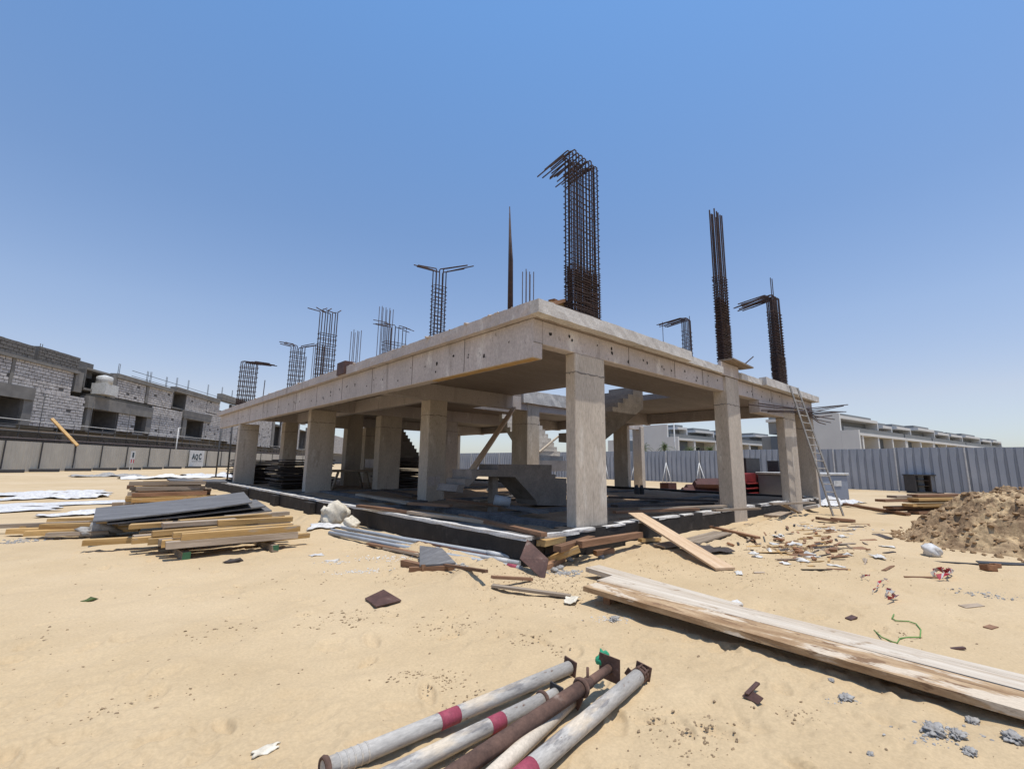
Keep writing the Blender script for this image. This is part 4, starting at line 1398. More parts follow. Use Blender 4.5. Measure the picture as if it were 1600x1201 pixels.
# --- front timber pile, left of the frame
gf = 'loose planks of the front timber pile'
lab_f = 'plank in the near timber pile left of the building'
ORD = ['first', 'second', 'third', 'fourth', 'fifth', 'sixth', 'seventh', 'eighth', 'ninth', 'tenth', 'eleventh', 'twelfth', 'thirteenth', 'fourteenth',
       'fifteenth', 'sixteenth', 'seventeenth', 'eighteenth', 'nineteenth', 'twentieth', 'last']
fcount = 0
for (x0, x1, y, z, w, th, m, dy) in (
        (1.12, 3.05, 9.40, 0.165, 0.11, 0.09, 'wood_grey', -0.10), (1.30, 3.08, 9.43, 0.255, 0.12, 0.085, 'wood_new', -0.1),
        (1.05, 3.00, 9.62, 0.165, 0.11, 0.09, 'wood_new', -0.1), (1.0, 2.95, 9.80, 0.165, 0.12, 0.08, 'wood_grey', -0.08),
        (1.22, 2.2, 9.66, 0.26, 0.12, 0.07, 'wood_new', -0.05), (0.85, 3.12, 10.05, 0.16, 0.14, 0.08, 'wood_new', -0.12),
        (1.7, 3.2, 9.85, 0.25, 0.12, 0.075, 'wood_new', -0.06), (0.75, 2.9, 10.3, 0.16, 0.13, 0.08, 'wood_new', 0.05),
        (0.95, 2.6, 10.15, 0.25, 0.12, 0.07, 'wood_new', 0.1), (1.95, 3.3, 10.25, 0.33, 0.13, 0.075, 'wood_new', -0.12),
        (0.7, 3.1, 10.6, 0.16, 0.15, 0.08, 'wood_grey', 0.02), (1.1, 3.25, 10.5, 0.25, 0.15, 0.07, 'wood_grey', -0.02),
        (1.15, 2.3, 10.45, 0.33, 0.2, 0.06, 'wood_grey', 0.02), (0.8, 3.3, 10.95, 0.16, 0.15, 0.08, 'wood_new', 0.05),
        (1.3, 3.35, 10.85, 0.25, 0.14, 0.07, 'wood_new', 0.0), (1.45, 3.1, 10.8, 0.33, 0.16, 0.06, 'wood_new', 0.16),
        (0.1, 1.5, 11.1, 0.10, 0.14, 0.08, 'wood_new', -0.35), (1.55, 3.4, 11.2, 0.25, 0.16, 0.06, 'wood_new', 0.2),
        (0.72, 1.35, 10.9, 0.30, 0.2, 0.06, 'wood_new', -0.1), (2.2, 3.45, 11.0, 0.34, 0.12, 0.06, 'wood_grey', 0.25),
        (2.6, 3.36, 9.62, 0.10, 0.10, 0.07, 'wood_new', 0.02)):
    fcount = fcount + 1
    zz_ = .04 + z * 1.22
    plank((x0 + rq.uniform(-.06, .06), y, zz_), (x1 + rq.uniform(-.1, .05), y + dy + rq.uniform(-.05, .05), zz_ + rq.uniform(-0.01, 0.015)), w * 1.25, th * 1.2, m, 'timber_plank',
          ('yellow' if m == 'wood_new' else 'weathered grey') + (' long' if x1 - x0 > 1.8 else ' short') + ' plank, ' + ORD[fcount - 1] +
          ' from the front in the near timber pile', 'plank', gf)
for (x, y, l) in ((1.33, 9.55, 'left one'), (2.62, 9.4, 'right one')):
    plank((x + 0.03, y - 0.22, 0.06), (x - 0.05, y + 1.5, 0.06), 0.11, 0.11, 'wood_grey', 'timber_bearer',
          'short square bearer with green end under the near timber pile, ' + l, 'timber')
    o = box('end_paint', (x + 0.03 - 0.056, y - 0.229, 0.004), (x + 0.03 + 0.056, y - 0.224, 0.116), MT['end_green'], None, 0)
    # the painted end belongs to the bearer
    bpar = [q for q in col.objects if q.name.startswith('timber_bearer')][-1]
    mw = o.matrix_world.copy()
    o.parent = bpar
    bpar_m = bpar.rotation_euler.to_matrix().to_4x4()
    bpar_m.translation = bpar.location
    o.matrix_parent_inverse = bpar_m.inverted()
# --- dark grey sheets leaning over the timber
gs = 'grey sheets lying across the timber piles'
def sheet(c, mt, th, name, label, cat, group=None, nx=10, ny=4, sag=0.0, jit=0.004):
    """sheet material through four top corners c00, c10, c11, c01 with thickness"""
    c = [Vector(q) for q in c]
    ctr = sum(c, Vector()) / 4
    bm = bmesh.new()
    top, bot = {}, {}
    rq_ = random.Random(int(ctr.x * 991 + ctr.y * 17))
    for i in range(nx + 1):
        for j in range(ny + 1):
            u, v = i / nx, j / ny
            p = c[0] * (1 - u) * (1 - v) + c[1] * u * (1 - v) + c[2] * u * v + c[3] * (1 - u) * v - ctr
            p.z += sag * (math.sin(math.pi * u)) + rq_.uniform(-jit, jit)
            top[i, j] = bm.verts.new(p)
            bot[i, j] = bm.verts.new(p - Vector((0, 0, th)))
    for i in range(nx):
        for j in range(ny):
            bm.faces.new((top[i, j], top[i + 1, j], top[i + 1, j + 1], top[i, j + 1]))
            bm.faces.new((bot[i, j], bot[i, j + 1], bot[i + 1, j + 1], bot[i + 1, j]))
    for i in range(nx):
        bm.faces.new((bot[i, 0], bot[i + 1, 0], top[i + 1, 0], top[i, 0]))
        bm.faces.new((top[i, ny], top[i + 1, ny], bot[i + 1, ny], bot[i, ny]))
    for j in range(ny):
        bm.faces.new((top[0, j], top[0, j + 1], bot[0, j + 1], bot[0, j]))
        bm.faces.new((bot[nx, j], bot[nx, j + 1], top[nx, j + 1], top[nx, j]))
    bmesh.ops.recalc_face_normals(bm, faces=bm.faces)
    return tag(finish(name, bm, MT[mt], loc=ctr), label, cat, group)


sheet([atz(145, 814, .46), atz(394, 784, .60), atz(381, 768, .68), atz(150, 793, .55)], 'sheet_grey', 0.03, 'grey_sheet',
      'topmost long dark grey sheet across the timber piles left of the building', 'sheet', gs, 14, 4, -0.02)
sheet([atz(168, 817, .40), atz(415, 790, .48), atz(400, 780, .52), atz(165, 800, .44)], 'sheet_grey', 0.03, 'grey_sheet',
      'second dark grey sheet from the top, its edge showing under the topmost sheet', 'sheet', gs, 14, 3, -0.02)
sheet([atz(185, 819, .34), atz(425, 797, .36), atz(410, 786, .42), atz(180, 805, .38)], 'sheet_grey', 0.03, 'grey_sheet',
      'third dark grey sheet down, under the two upper grey sheets', 'sheet', gs, 14, 3, -0.02)
sheet([atz(205, 822, .28), atz(380, 806, .30), atz(380, 798, .33), atz(205, 812, .31)], 'sheet_grey', 0.03, 'grey_sheet',
      'lowest dark grey sheet of the stack on the timber', 'sheet', gs, 10, 3, -0.02)
# --- left timber pile, under the left ends of the sheets
gl = 'loose planks of the left timber pile'
lcount = 0
for (a, b, w, th, m) in (((-1.05, 14.2, 0.10), (0.9, 13.35, 0.12), 0.16, 0.10, 'wood_new'), ((-0.75, 13.6, 0.10), (1.0, 13.0, 0.12), 0.15, 0.10, 'wood_new'),
                         ((-0.55, 13.7, 0.21), (1.0, 12.9, 0.22), 0.16, 0.10, 'wood_new'), ((-0.9, 14.6, 0.10), (0.9, 13.9, 0.12), 0.18, 0.10, 'wood_new'),
                         ((-0.5, 15.0, 0.20), (1.0, 14.1, 0.24), 0.16, 0.08, 'wood_new'), ((-1.7, 15.2, 0.12), (0.2, 13.8, 0.22), 0.12, 0.08, 'wood_grey'),
                         ((-0.45, 13.35, 0.08), (0.5, 13.0, 0.09), 0.12, 0.07, 'wood_grey'), ((0.3, 13.0, 0.33), (1.4, 12.3, 0.33), 0.15, 0.1, 'wood_new')):
    plank(a, b, w, th, m, 'timber_plank', ('yellow' if m == 'wood_new' else 'grey brown') + ' plank poking out left under the grey sheets, %s from the front' % ORD[lcount], 'plank', gl)
    lcount += 1
# --- back timber pile
gb = 'planks of the far timber pile'
for k in range(26):
    lay = k // 6
    y = 19.2 + (k % 6) * 0.42 + rq.uniform(-.1, .1) + lay * 0.25
    x0 = 0.85 + rq.uniform(-0.12, 0.5) + lay * 0.08
    x1 = 3.75 + rq.uniform(-0.5, 0.15) - lay * 0.05
    if lay >= 3:
        x1 = min(x1, 3.2)
    m = rq.choice(('wood_new', 'wood_new', 'wood_new', 'wood_grey', 'wood_red'))
    plank((x0, y, 0.10 + lay * 0.17), (x1, y - rq.uniform(0.1, 0.6), 0.10 + lay * 0.17 + rq.uniform(-0.01, 0.02)), rq.uniform(0.14, 0.22), 0.12, m,
          'timber_plank', {'wood_new': 'yellow', 'wood_grey': 'grey', 'wood_red': 'reddish'}[m] + ' plank in the far timber pile, ' + ('bottom', 'second', 'third', 'fourth', 'top')[lay] + ' layer, ' + ORD[k % 6] + ' from the front', 'plank', gb)
sheet([(2.2, 20.3, .86), (3.9, 20.0, .80), (4.0, 21.0, .84), (2.2, 21.3, .9)], 'sheet_grey', 0.05, 'grey_sheet', 'short grey sheet on top of the far timber pile', 'sheet')

# --- white plastic sheets on the sand
def crumple(cx, cy, L, W, ang, mt, name, label, cat, group=None, amp=0.12, seed=1, n=46, fold=1.4, rag=0.25, base=0.03):
    xs = np.linspace(-1, 1, n)
    ys = np.linspace(-1, 1, max(8, int(n * W / L) + 6))
    X, Y = np.meshgrid(xs, ys)
    r = np.sqrt(X ** 2 + Y ** 2)
    edge = 1 + rag * fbm(X * 2.3 + seed, Y * 2.3 + seed * 3, seed, 3)
    U = X * edge * L / 2
    Wv = Y * edge * W / 2 * (1 + 0.35 * fbm(X * 2.0, Y * 0.3 + 5, seed + 4, 2))
    c, s = math.cos(ang), math.sin(ang)
    wx, wy = cx + U * c - Wv * s, cy + U * s + Wv * c
    fall = np.clip(1.15 - np.maximum(np.abs(X), np.abs(Y)), 0, 1) ** 0.5
    Z = base + ground_h(wx, wy) + amp * fall * np.abs(fbm(U * fold, Wv * fold * 1.7, seed + 9, 4)) * 2.0
    ctr = Vector((cx, cy, gz(cx, cy)))
    Vv = np.stack([(wx - cx).ravel(), (wy - cy).ravel(), (Z - ctr.z).ravel()], 1)
    ny, nx = X.shape
    F = [(j * nx + i, j * nx + i + 1, (j + 1) * nx + i + 1, (j + 1) * nx + i) for j in range(ny - 1) for i in range(nx - 1)]
    me = bpy.data.meshes.new(name)
    me.from_pydata(Vv.tolist(), [], F)
    o = link(name, me, MT[mt], loc=ctr, smooth=True)
    md = o.modifiers.new('thickness', 'SOLIDIFY')
    md.thickness = 0.006
    return tag(o, label, cat, group)


crumple(-2.0, 29.5, 5.6, 2.6, 0.1, 'white_sheet', 'plastic_sheet', 'crumpled white plastic sheet on the sand, farthest back at the left edge', 'plastic sheet', None, 0.16, 3, fold=1.1)
crumple(-0.7, 26.5, 3.0, 2.4, -0.3, 'white_sheet', 'plastic_sheet', 'bunched white plastic sheet left of the far timber pile', 'plastic sheet', None, 0.2, 8, fold=1.2)
crumple(-0.3, 22.6, 4.4, 1.5, 0.02, 'white_sheet', 'plastic_sheet', 'long flat white plastic strip running to the far timber pile', 'plastic sheet', None, 0.05, 5, fold=0.8)
crumple(-2.2, 20.8, 3.2, 1.7, 0.0, 'white_sheet', 'plastic_sheet', 'white plastic sheet at the left edge, nearest the camera', 'plastic sheet', None, 0.06, 12, fold=0.8)
crumple(-0.15, 18.4, 1.5, 1.0, 0.1, 'white_sheet', 'plastic_sheet', 'small white plastic sheet behind the left planks', 'plastic sheet', None, 0.12, 14)
crumple(10.0, 51, 7.0, 3.5, 0.3, 'white_sheet', 'plastic_sheet', 'pale blue white sheeting heaped below the sign board', 'plastic sheet', None, 0.5, 19, fold=0.5)
crumple(5.0, 48, 6.0, 3.0, 0.2, 'paper', 'rubble_heap', 'low heap of pale rubble in front of the beige fence', 'rubble', None, 0.35, 20, fold=0.6)
crumple(1.5, 55, 5.0, 2.0, 0.2, 'mortar', 'rubble_heap', 'low heap of grey offcuts near the small notice', 'rubble', None, 0.4, 22, fold=0.6)
# sacks against the plinth
def blob(name, c, rx, ry, rz, mt, label, cat, group=None, seed=1, amp=0.25, sub=3, freq=2.0, parent=None):
    bm = bmesh.new()
    bmesh.ops.create_icosphere(bm, subdivisions=sub, radius=1)
    co = np.array([v.co[:] for v in bm.verts])
    n = fbm(co[:, 0] * freq + co[:, 2] * 1.7 + seed, co[:, 1] * freq - co[:, 2] * 1.3 + seed * 2, seed, 3)
    for v, q in zip(bm.verts, n):
        f = 1 + amp * float(q) * 2
        v.co = Vector((v.co.x * rx * f, v.co.y * ry * f, max(v.co.z, -0.55) * rz * f))
    o = finish(name, bm, MT[mt], parent, smooth=True, loc=Vector(c))
    if parent is None:
        tag(o, label, cat, group)
    return o


blob('cement_sack', (4.55, 11.4, 0.26), 0.30, 0.22, 0.30, 'sack', 'large slumped white sack against the black ground beam', 'sack', None, 3, 0.38, 4, 1.6)
blob('cement_sack', (4.72, 10.85, 0.14), 0.18, 0.13, 0.15, 'sack', 'smaller white sack right of the large slumped sack', 'sack', None, 5, 0.32, 4, 1.8)
crumple(4.3, 11.0, 0.9, 0.4, -0.4, 'white_sheet', 'plastic_sheet', 'white plastic scrap spread in front of the sacks', 'plastic sheet', None, 0.1, 23, 24)

# --- grey pipes beside the plinth
gp_ = 'grey pipes lying along the ground beam'
for (a, b, lab) in ((atz(515, 832, .06), atz(815, 888, .06), 'nearest the camera'), (atz(518, 828, .06), atz(812, 880, .06), 'middle one of three'),
                    (atz(522, 822, .10), atz(800, 870, .10), 'nearest the building')):
    t = thing('pipe', 'long straight grey pipe lying along the black ground beam, ' + lab, 'pipe', a, gp_)
    tube('tube', [a, a.lerp(b, 0.5) - V((0, 0, 0.01)), b], 0.042, MT['pipe_grey'], t, 12)
    c = a.lerp(b, 0.955)
    if 'nearest the camera' in lab:
        tube('maroon_band', [a.lerp(b, 0.95), a.lerp(b, 0.985)], 0.0435, MT['maroon'], t, 12)
    else:
        tube('white_coupling', [a.lerp(b, 0.90), a.lerp(b, 0.96)], 0.046, MT['steel_white'], t, 12)
# chain of scrap wire along the pipes
# --- tilted dark board at the corner
q = [aty(*p_, 4.93) for p_ in ((816, 876), (849, 906))]
bb = [V((4.78, 5.20, 0.10)), V((5.05, 4.86, -0.05))]
c0, c1, c2, c3 = atz(850, 907, -0.02), atz(812, 872, 0.22), atz(824, 842, 0.44), atz(857, 873, 0.24)
def slab4(c, th, mt, name, label, cat, nrm=None):
    c = [Vector(p_) for p_ in c]
    n = (c[1] - c[0]).cross(c[3] - c[0]).normalized()
    ctr = sum(c, Vector()) / 4
    bm = bmesh.new()
    bm_hexa(bm, [p_ - ctr for p_ in c] + [p_ - ctr + n * th for p_ in c])
    bmesh.ops.recalc_face_normals(bm, faces=bm.faces)
    bmesh.ops.bevel(bm, geom=list(bm.edges), offset=th * 0.12, segments=1, affect='EDGES')
    return tag(finish(name, bm, MT[mt], loc=ctr), label, cat)


slab4([c0, c1, c2, c3], 0.025, 'ply_brown', 'plywood_board', 'dark brown square formwork panel propped on its corner at the building corner', 'panel')
o = slab4([gp(570, 938, .012), gp(587, 951, .012), gp(627, 941, .012), gp(599, 924, .012)], 0.018, 'ply_brown', 'plywood_offcut',
          'flat dark brown square of plywood lying alone on the sand', 'plywood')
slab4([gp(655, 892, .06), gp(712, 888, .06), gp(690, 873, .14), gp(655, 868, .14)], 0.03, 'sheet_grey', 'plywood_offcut', 'dark grey wedge of sheet resting on red bricks by the pipes', 'plywood')
plank(gp(630, 884, .05), gp(664, 892, .05), 0.10, 0.09, 'wood_red', 'timber_offcut', 'reddish block under the grey wedge, left one', 'timber')
plank(gp(640, 893, .03), gp(710, 890, .03), 0.07, 0.07, 'wood_red', 'timber_offcut', 'reddish block under the front of the grey wedge', 'timber')
# --- formwork timbers along the front of the plinth
for k, (a, b, w, th, z) in enumerate((((845, 862), (895, 849), .16, .09, .13), ((870, 868), (925, 850), .14, .09, .10), ((905, 860), (1000, 843), .13, .10, .10),
                                      ((850, 882), (905, 862), .12, .10, .05), ((845, 892), (880, 876), .10, .08, .03), ((930, 868), (958, 864), .12, .08, .05), ((1000, 847), (1030, 845), .09, .06, .04))):
    plank(gp(*a, z), gp(*b, z), w, th, 'wood_red' if k % 3 else 'wood_new', 'formwork_timber', ['topmost timber at the building corner, against the plinth', 'timber beside the dark panel, second from the plinth',
          'long brown timber along the foot of the front column', 'lower brown timber running from behind the dark panel', 'short timber nearest the ground beside the dark panel',
          'small square block in front of the front column', 'short brown offcut right of the front column'][k], 'timber')
# plank leaning on the front plinth
pa, pb = (atz(985, 806, .52) + atz(1000, 802, .52)) / 2, (gp(1112, 893) + gp(1155, 890)) / 2
plank(pb + V((0, 0, .03)), pa + V((0, 0, .03)), 0.34, 0.035, 'wood_plank', 'leaning_plank', 'clean pinkish plank leaning from the sand onto the front ground beam', 'plank')
for (a, b, w, lab) in (((1075, 850), (1130, 836), .40, 'grey weathered board behind the leaning plank'), ((1030, 856), (1066, 852), .36, 'dark weathered board left of the leaning plank'),):
    plank(gp(*a, .04), gp(*b, .06), w, .03, 'wood_grey', 'weathered_board', lab, 'board')
crumple(*gp(1105, 858)[:2], 0.9, 0.4, -0.5, 'ply_dark', 'torn_sheeting', 'torn dark sheeting right of the grey weathered board', 'sheeting', None, .10, 33, 24, 3)
plank(gp(1112, 826, .05), gp(1185, 842, .03), .10, .05, 'wood_red', 'timber_offcut', 'long dark stick on the sand below the second front column', 'timber')
plank(gp(1207, 812, .10), gp(1232, 806, .10), .45, .07, 'wood_grey', 'timber_offcut', 'thick short grey board on the sand near the ladder', 'timber')
plank(gp(1278, 812, .05), gp(1306, 816, .05), .14, .08, 'wood_red', 'timber_offcut', 'dark stick at the ladder foot, left one', 'timber')
plank(gp(1300, 813, .05), gp(1335, 816, .05), .14, .08, 'wood_red', 'timber_offcut', 'dark stick at the ladder foot, right one', 'timber')
plank(gp(1320, 791, .10), gp(1420, 806, .06), .16, .09, 'wood_red', 'timber_offcut', 'long reddish timber lying between the ladder and the plank stack', 'timber')
plank(atz(1115, 797, .56), atz(1186, 794, .50), .12, .05, 'wood_grey', 'timber_plank', 'grey stick on the ground beam at the second front column', 'plank')
plank(atz(1205, 787, .62), atz(1272, 785, .5), .10, .05, 'wood_grey', 'timber_plank', 'grey stick across the foot of the third front column', 'plank')
plank(gp(1250, 803, .05), atz(1223, 788, .55), .12, .05, 'wood_grey', 'timber_plank', 'short board leaning against the third front column', 'plank')
plank(gp(1257, 798, .1), gp(1280, 795, .12), .5, .10, 'concrete_pale', 'concrete_lump', 'pale concrete lump right of the third front column', 'concrete')
# narrow board on the sand in front of the corner
plank(gp(768, 918, .03), gp(892, 935, .03), 0.085, 0.03, 'wood_grey', 'weathered_board', 'narrow grey board lying flat in front of the building corner', 'board')
crumple(*gp(893, 940)[:2], .22, .16, 0.5, 'sack', 'torn_paper', 'torn paper scrap at the end of the narrow grey board', 'paper', None, .05, 37, 16, 6)
# --- the two long timbers
zf, zn = 0.21, 0.10
def tplank(cs, th, mt, name, label):
    """board through its four top corners (near-left, near-right, far-right, far-left)"""
    cs = [Vector(p_) for p_ in cs]
    A, B = (cs[0] + cs[3]) / 2, (cs[1] + cs[2]) / 2
    w = ((cs[3] - cs[0]).length + (cs[2] - cs[1]).length) / 2
    return plank(A - V((0, 0, th / 2)), B - V((0, 0, th / 2)), w, th, mt, name, label, 'timber', None, 0, 0.008, 0.0)


e0, e1 = atz(917, 916, zf), atz(1640, 1122, zn)
f0, f1 = atz(937, 906, zf), atz(1640, 1090, zn)
tplank([e0, e0 + (e1 - e0) * 1.25, f0 + (f1 - f0) * 1.25, f0], 0.055, 'wood_stained', 'long_timber', 'long stained brown board with pale patches running to the right edge, nearest the camera')
g0, g1 = f0 + V((0, 0, .004)), f1 + V((0, 0, .004))
i0, i1 = atz(952, 898.5, zf + .004), atz(1640, 1062, zn + .004)
tplank([g0, g0 + (g1 - g0) * 1.25, i0 + (i1 - i0) * 1.25, i0], 0.075, 'wood_pale', 'long_timber', 'long bleached board lying against the stained brown board')
b0 = (e0 + f0) / 2
plank(V((4.62, 3.46, .07)), V((5.1, 3.6, .07)), .08, .13, 'wood_red', 'timber_bearer', 'small block propping up the far end of the long boards', 'timber')
tplank([atz(919, 888, .15), atz(1145, 950, .09), atz(1152, 944, .09), atz(932, 880, .15)], .06, 'wood_pale', 'long_timber', 'shorter bleached timber behind the two long boards')
blob('plaster_lump', gp(1150, 948, .03), .07, .06, .05, 'paper', 'small white lump at the near end of the shorter bleached timber', 'plaster', None, 6, .4, 2)
plank(gp(1150, 952, .02), gp(1186, 962, .02), .05, .03, 'wood_grey', 'timber_offcut', 'thin dark stick beyond the end of the shorter bleached timber', 'timber')

# --- steel shoring props in the foreground
def ring(name, c, d, R_, r_, mt, parent):
    bm = bmesh.new()
    d = d.normalized()
    s_ = d.cross(V((0, 0, 1))).normalized()
    u_ = d.cross(s_)
    n1, n2 = 18, 6
    vs_ = []
    for i in range(n1):
        a = 2 * math.pi * i / n1
        rad_ = s_ * math.cos(a) + u_ * math.sin(a)
        vs_.append([bm.verts.new(rad_ * (R_ + r_ * math.cos(2 * math.pi * j / n2)) + d * r_ * 1.4 * math.sin(2 * math.pi * j / n2)) for j in range(n2)])
    for i in range(n1):
        for j in range(n2):
            bm.faces.new((vs_[i][j], vs_[(i + 1) % n1][j], vs_[(i + 1) % n1][(j + 1) % n2], vs_[i][(j + 1) % n2]))
    bmesh.ops.recalc_face_normals(bm, faces=bm.faces)
    return finish(name, bm, MT[mt], parent, smooth=True, loc=c)


def plate(name, c, d, half, th, mt, parent, twist=0.0, holes_=True, wide=1.0):
    d = d.normalized()
    s_ = d.cross(V((0, 0, 1))).normalized()
    u_ = s_.cross(d).normalized()
    s2 = s_ * math.cos(twist) + u_ * math.sin(twist)
    u2 = -s_ * math.sin(twist) + u_ * math.cos(twist)
    bm = bmesh.new()
    bm_box(bm, (-half * wide, -half, -th / 2), (half * wide, half, th / 2), th * 0.2)
    bmesh.ops.transform(bm, matrix=Matrix((s2, u2, d)).transposed().to_4x4(), verts=bm.verts)
    bmesh.ops.recalc_face_normals(bm, faces=bm.faces)
    pl = finish(name, bm, MT[mt], parent, loc=c)
    if holes_:
        for (a, b) in ((-.62, -.62), (.62, -.62), (.62, .62), (-.62, .62)):
            bm = bmesh.new()
            vs_ = [bm.verts.new((s2 * math.cos(k * math.pi / 5) + u2 * math.sin(k * math.pi / 5)) * half * 0.14 - d * (th / 2 + 0.0012)) for k in range(10)]
            bm.faces.new(vs_)
            finish('bolt_hole', bm, MT['sand'], pl, loc=c + (s2 * a * wide + u2 * b) * half)
    return pl


def otube(name, a, b, r, mt, parent, n=20, prof=None):
    """tube with its local X along the axis, so that streaks follow it"""
    a, b = V(a), V(b)
    d = b - a
    L = d.length
    bm = bmesh.new()
    prof = prof or [(0, r), (1, r)]
    bm_tube(bm, [(L * f, 0, 0) for f, _ in prof], [q for _, q in prof], n)
    x = d.normalized()
    y = V((0, 0, 1)).cross(x).normalized()
    M = Matrix((x, y, x.cross(y))).transposed().to_4x4()
    o = finish(name, bm, MT[mt], parent, loc=a)
    o.rotation_euler = M.to_euler()
    for p_ in o.data.polygons:
        p_.use_smooth = len(p_.vertices) == 4
    return o


def zat(p, dz):
    q = Vector(p)
    q.z = gz(q.x, q.y) + dz
    return q


gpr = 'steel shoring props on the sand in the foreground'
R0 = 0.047
# first prop (farthest left)
A, B = zat(atz(889, 1037, .06), .055), zat(atz(505, 1200, .06), .05)
t = thing('shoring_prop', 'pale painted steel prop with maroon band, uppermost of the group, whole length in view', 'prop', A, gpr)
otube('outer_tube', A, B, R0, 'prop_paint', t, prof=[(0, R0), (0.86, R0), (0.865, R0 * 1.04), (1, R0 * 1.04)])
k0 = A.lerp(B, 0.56)
otube('maroon_band', k0, A.lerp(B, 0.635), R0 * 1.015, 'maroon', t)
for f in (0.88, 0.90, 0.92, 0.94, 0.96):
    ring('thread', A.lerp(B, f), B - A, R0 * 1.03, 0.004, 'prop_paint', t)
ring('collar', A.lerp(B, 0.995), B - A, R0 * 1.1, 0.012, 'rust', t)
plate('end_plate', A - (B - A).normalized() * 0.012, B - A, 0.062, 0.012, 'rust', t, 0.15, False)
# second prop
A, B = zat(atz(848, 1080, .06), .055), zat(atz(600, 1212, .06), .05)
dirv = (B - A).normalized()
t = thing('shoring_prop', 'pale painted steel prop with maroon band, second from the left', 'prop', A, gpr)
B2 = A + dirv * 1.9
otube('outer_tube', A, B2, R0 * 0.98, 'prop_paint', t)
otube('inner_tube', A - dirv * 0.14, A + dirv * 0.02, R0 * 0.78, 'prop_paint', t)
ring('collar', A + dirv * 0.004, dirv, R0 * 1.05, 0.012, 'rust', t)
blob('collar_lug', A + dirv * 0.01 + dirv.cross(V((0, 0, 1))) * 0.06 - V((0, 0, .01)), .022, .022, .022, 'rust', '', '', None, 2, .1, 2, parent=t)
plate('end_plate', A - dirv * 0.148, dirv, 0.058, 0.012, 'steel_dark', t, 0.1, False)
f = 0.54
k0 = zat(atz(782, 1112, .06), .055)
sproj = (k0 - A).dot(dirv)
otube('maroon_band', A + dirv * sproj, A + dirv * (sproj + 0.12), R0 * 1.0, 'maroon', t)
# fourth prop, lying under the rusty one
A, B = zat(atz(895, 1082, .05), .045), zat(atz(765, 1205, .05), .045)
dirv = (B - A).normalized()
t = thing('shoring_prop', 'cream painted steel tube half under the rusty prop', 'prop', A, gpr)
otube('outer_tube', A, A + dirv * 1.7, R0 * 0.9, 'prop_cream', t)
otube('end_stub', A - dirv * 0.10, A, R0 * 0.7, 'prop_paint', t)
# third prop: rusty, with inner tube and square head plate
A = zat(atz(908, 1066, .13), .145)
B = zat(atz(700, 1210, .06), .075)
dirv = (B - A).normalized()
t = thing('shoring_prop', 'rusty brown steel prop with perforated square head plate raised off the sand', 'prop', B, gpr)
otube('outer_tube', A, A + dirv * 1.75, R0 * 0.98, 'rust', t)
C = A - dirv * 0.36
otube('inner_tube', C, A, R0 * 0.66, 'rust', t)
otube('slot_sleeve', A - dirv * 0.10, A + dirv * 0.0, R0 * 0.84, 'rust', t)
ring('collar', A, dirv, R0 * 1.12, 0.014, 'rust', t)
plate('collar_wing', A + dirv * 0.03 + dirv.cross(V((0, 0, 1))) * 0.015 - V((0, 0, 0.075)), dirv, 0.05, 0.01, 'rust', t, 0.5, False, 0.7)
tube('pin', [A - dirv * 0.08 + V((0, 0, .10)), A - dirv * 0.08 - V((0, 0, .02))], 0.010, MT['rust'], t, 8)
plate('head_plate', C - dirv * 0.005, dirv, 0.088, 0.008, 'rust', t, 0.05, True)
# green cloth tied behind the plate
blob('green_cloth', C - dirv * 0.05 + dirv.cross(V((0, 0, 1))) * 0.085 + V((0, 0, .03)), .05, .05, .055, 'green', 'scrap of bright green cloth caught behind the head plate of the rusty prop', 'cloth', None, 4, .35, 3)
# fifth prop
A, B = zat(atz(996, 1050, .06), .055), zat(atz(812, 1208, .06), .05)
dirv = (B - A).normalized()
t = thing('shoring_prop', 'thick pale painted steel prop, rightmost of the group, with rusty claw end', 'prop', A, gpr)
otube('outer_tube', A, A + dirv * 1.9, R0 * 1.12, 'prop_paint', t)
k0 = zat(atz(822, 1192, .06), .055)
sproj = (k0 - A).dot(dirv)
otube('maroon_band', A + dirv * (sproj - .02), A + dirv * (sproj + .12), R0 * 1.14, 'maroon', t)
ring('collar', A - dirv * 0.03, dirv, R0 * 0.95, 0.013, 'rust', t)
ring('collar', A - dirv * 0.075, dirv, R0 * 1.0, 0.010, 'rust', t)
otube('inner_tube', A - dirv * 0.10, A, R0 * 0.66, 'rust', t)
plate('end_plate', A - dirv * 0.105, dirv, 0.062, 0.010, 'rust', t, 0.2, False)
for (sx_, sz_) in ((0.055, 0.02), (-0.05, 0.03), (0.0, 0.058)):
    s_ = dirv.cross(V((0, 0, 1))).normalized()
    tube('claw', [A + s_ * sx_ + V((0, 0, sz_)), A - dirv * 0.10 + s_ * sx_ * 0.9 + V((0, 0, sz_))], 0.008, MT['rust'], t, 6)
plate('collar_wing', A - dirv * 0.02 + dirv.cross(V((0, 0, 1))) * 0.075, dirv, 0.03, 0.008, 'rust', t, 0.6, False)

# --- ladder leaning on the slab edge at the right
lb0, lb1 = gp(1302, 806), gp(1318, 806)
lt0, lt1 = aty(1234, 603, 5.33), aty(1246, 606, 5.30)
ld = thing('ladder', 'tall aluminium ladder leaning against the slab edge at the right end', 'ladder', lb0)
for a, b in ((lb0, lt0), (lb1, lt1)):
    plank_dir = b - a
    tube('rail', [a, b], 0.034, MT['aluminium'], ld, 4, smooth=False)
for k in range(1, 17):
    f = k / 17
    tube('rung', [lb0.lerp(lt0, f), lb1.lerp(lt1, f)], 0.02, MT['aluminium'], ld, 6)

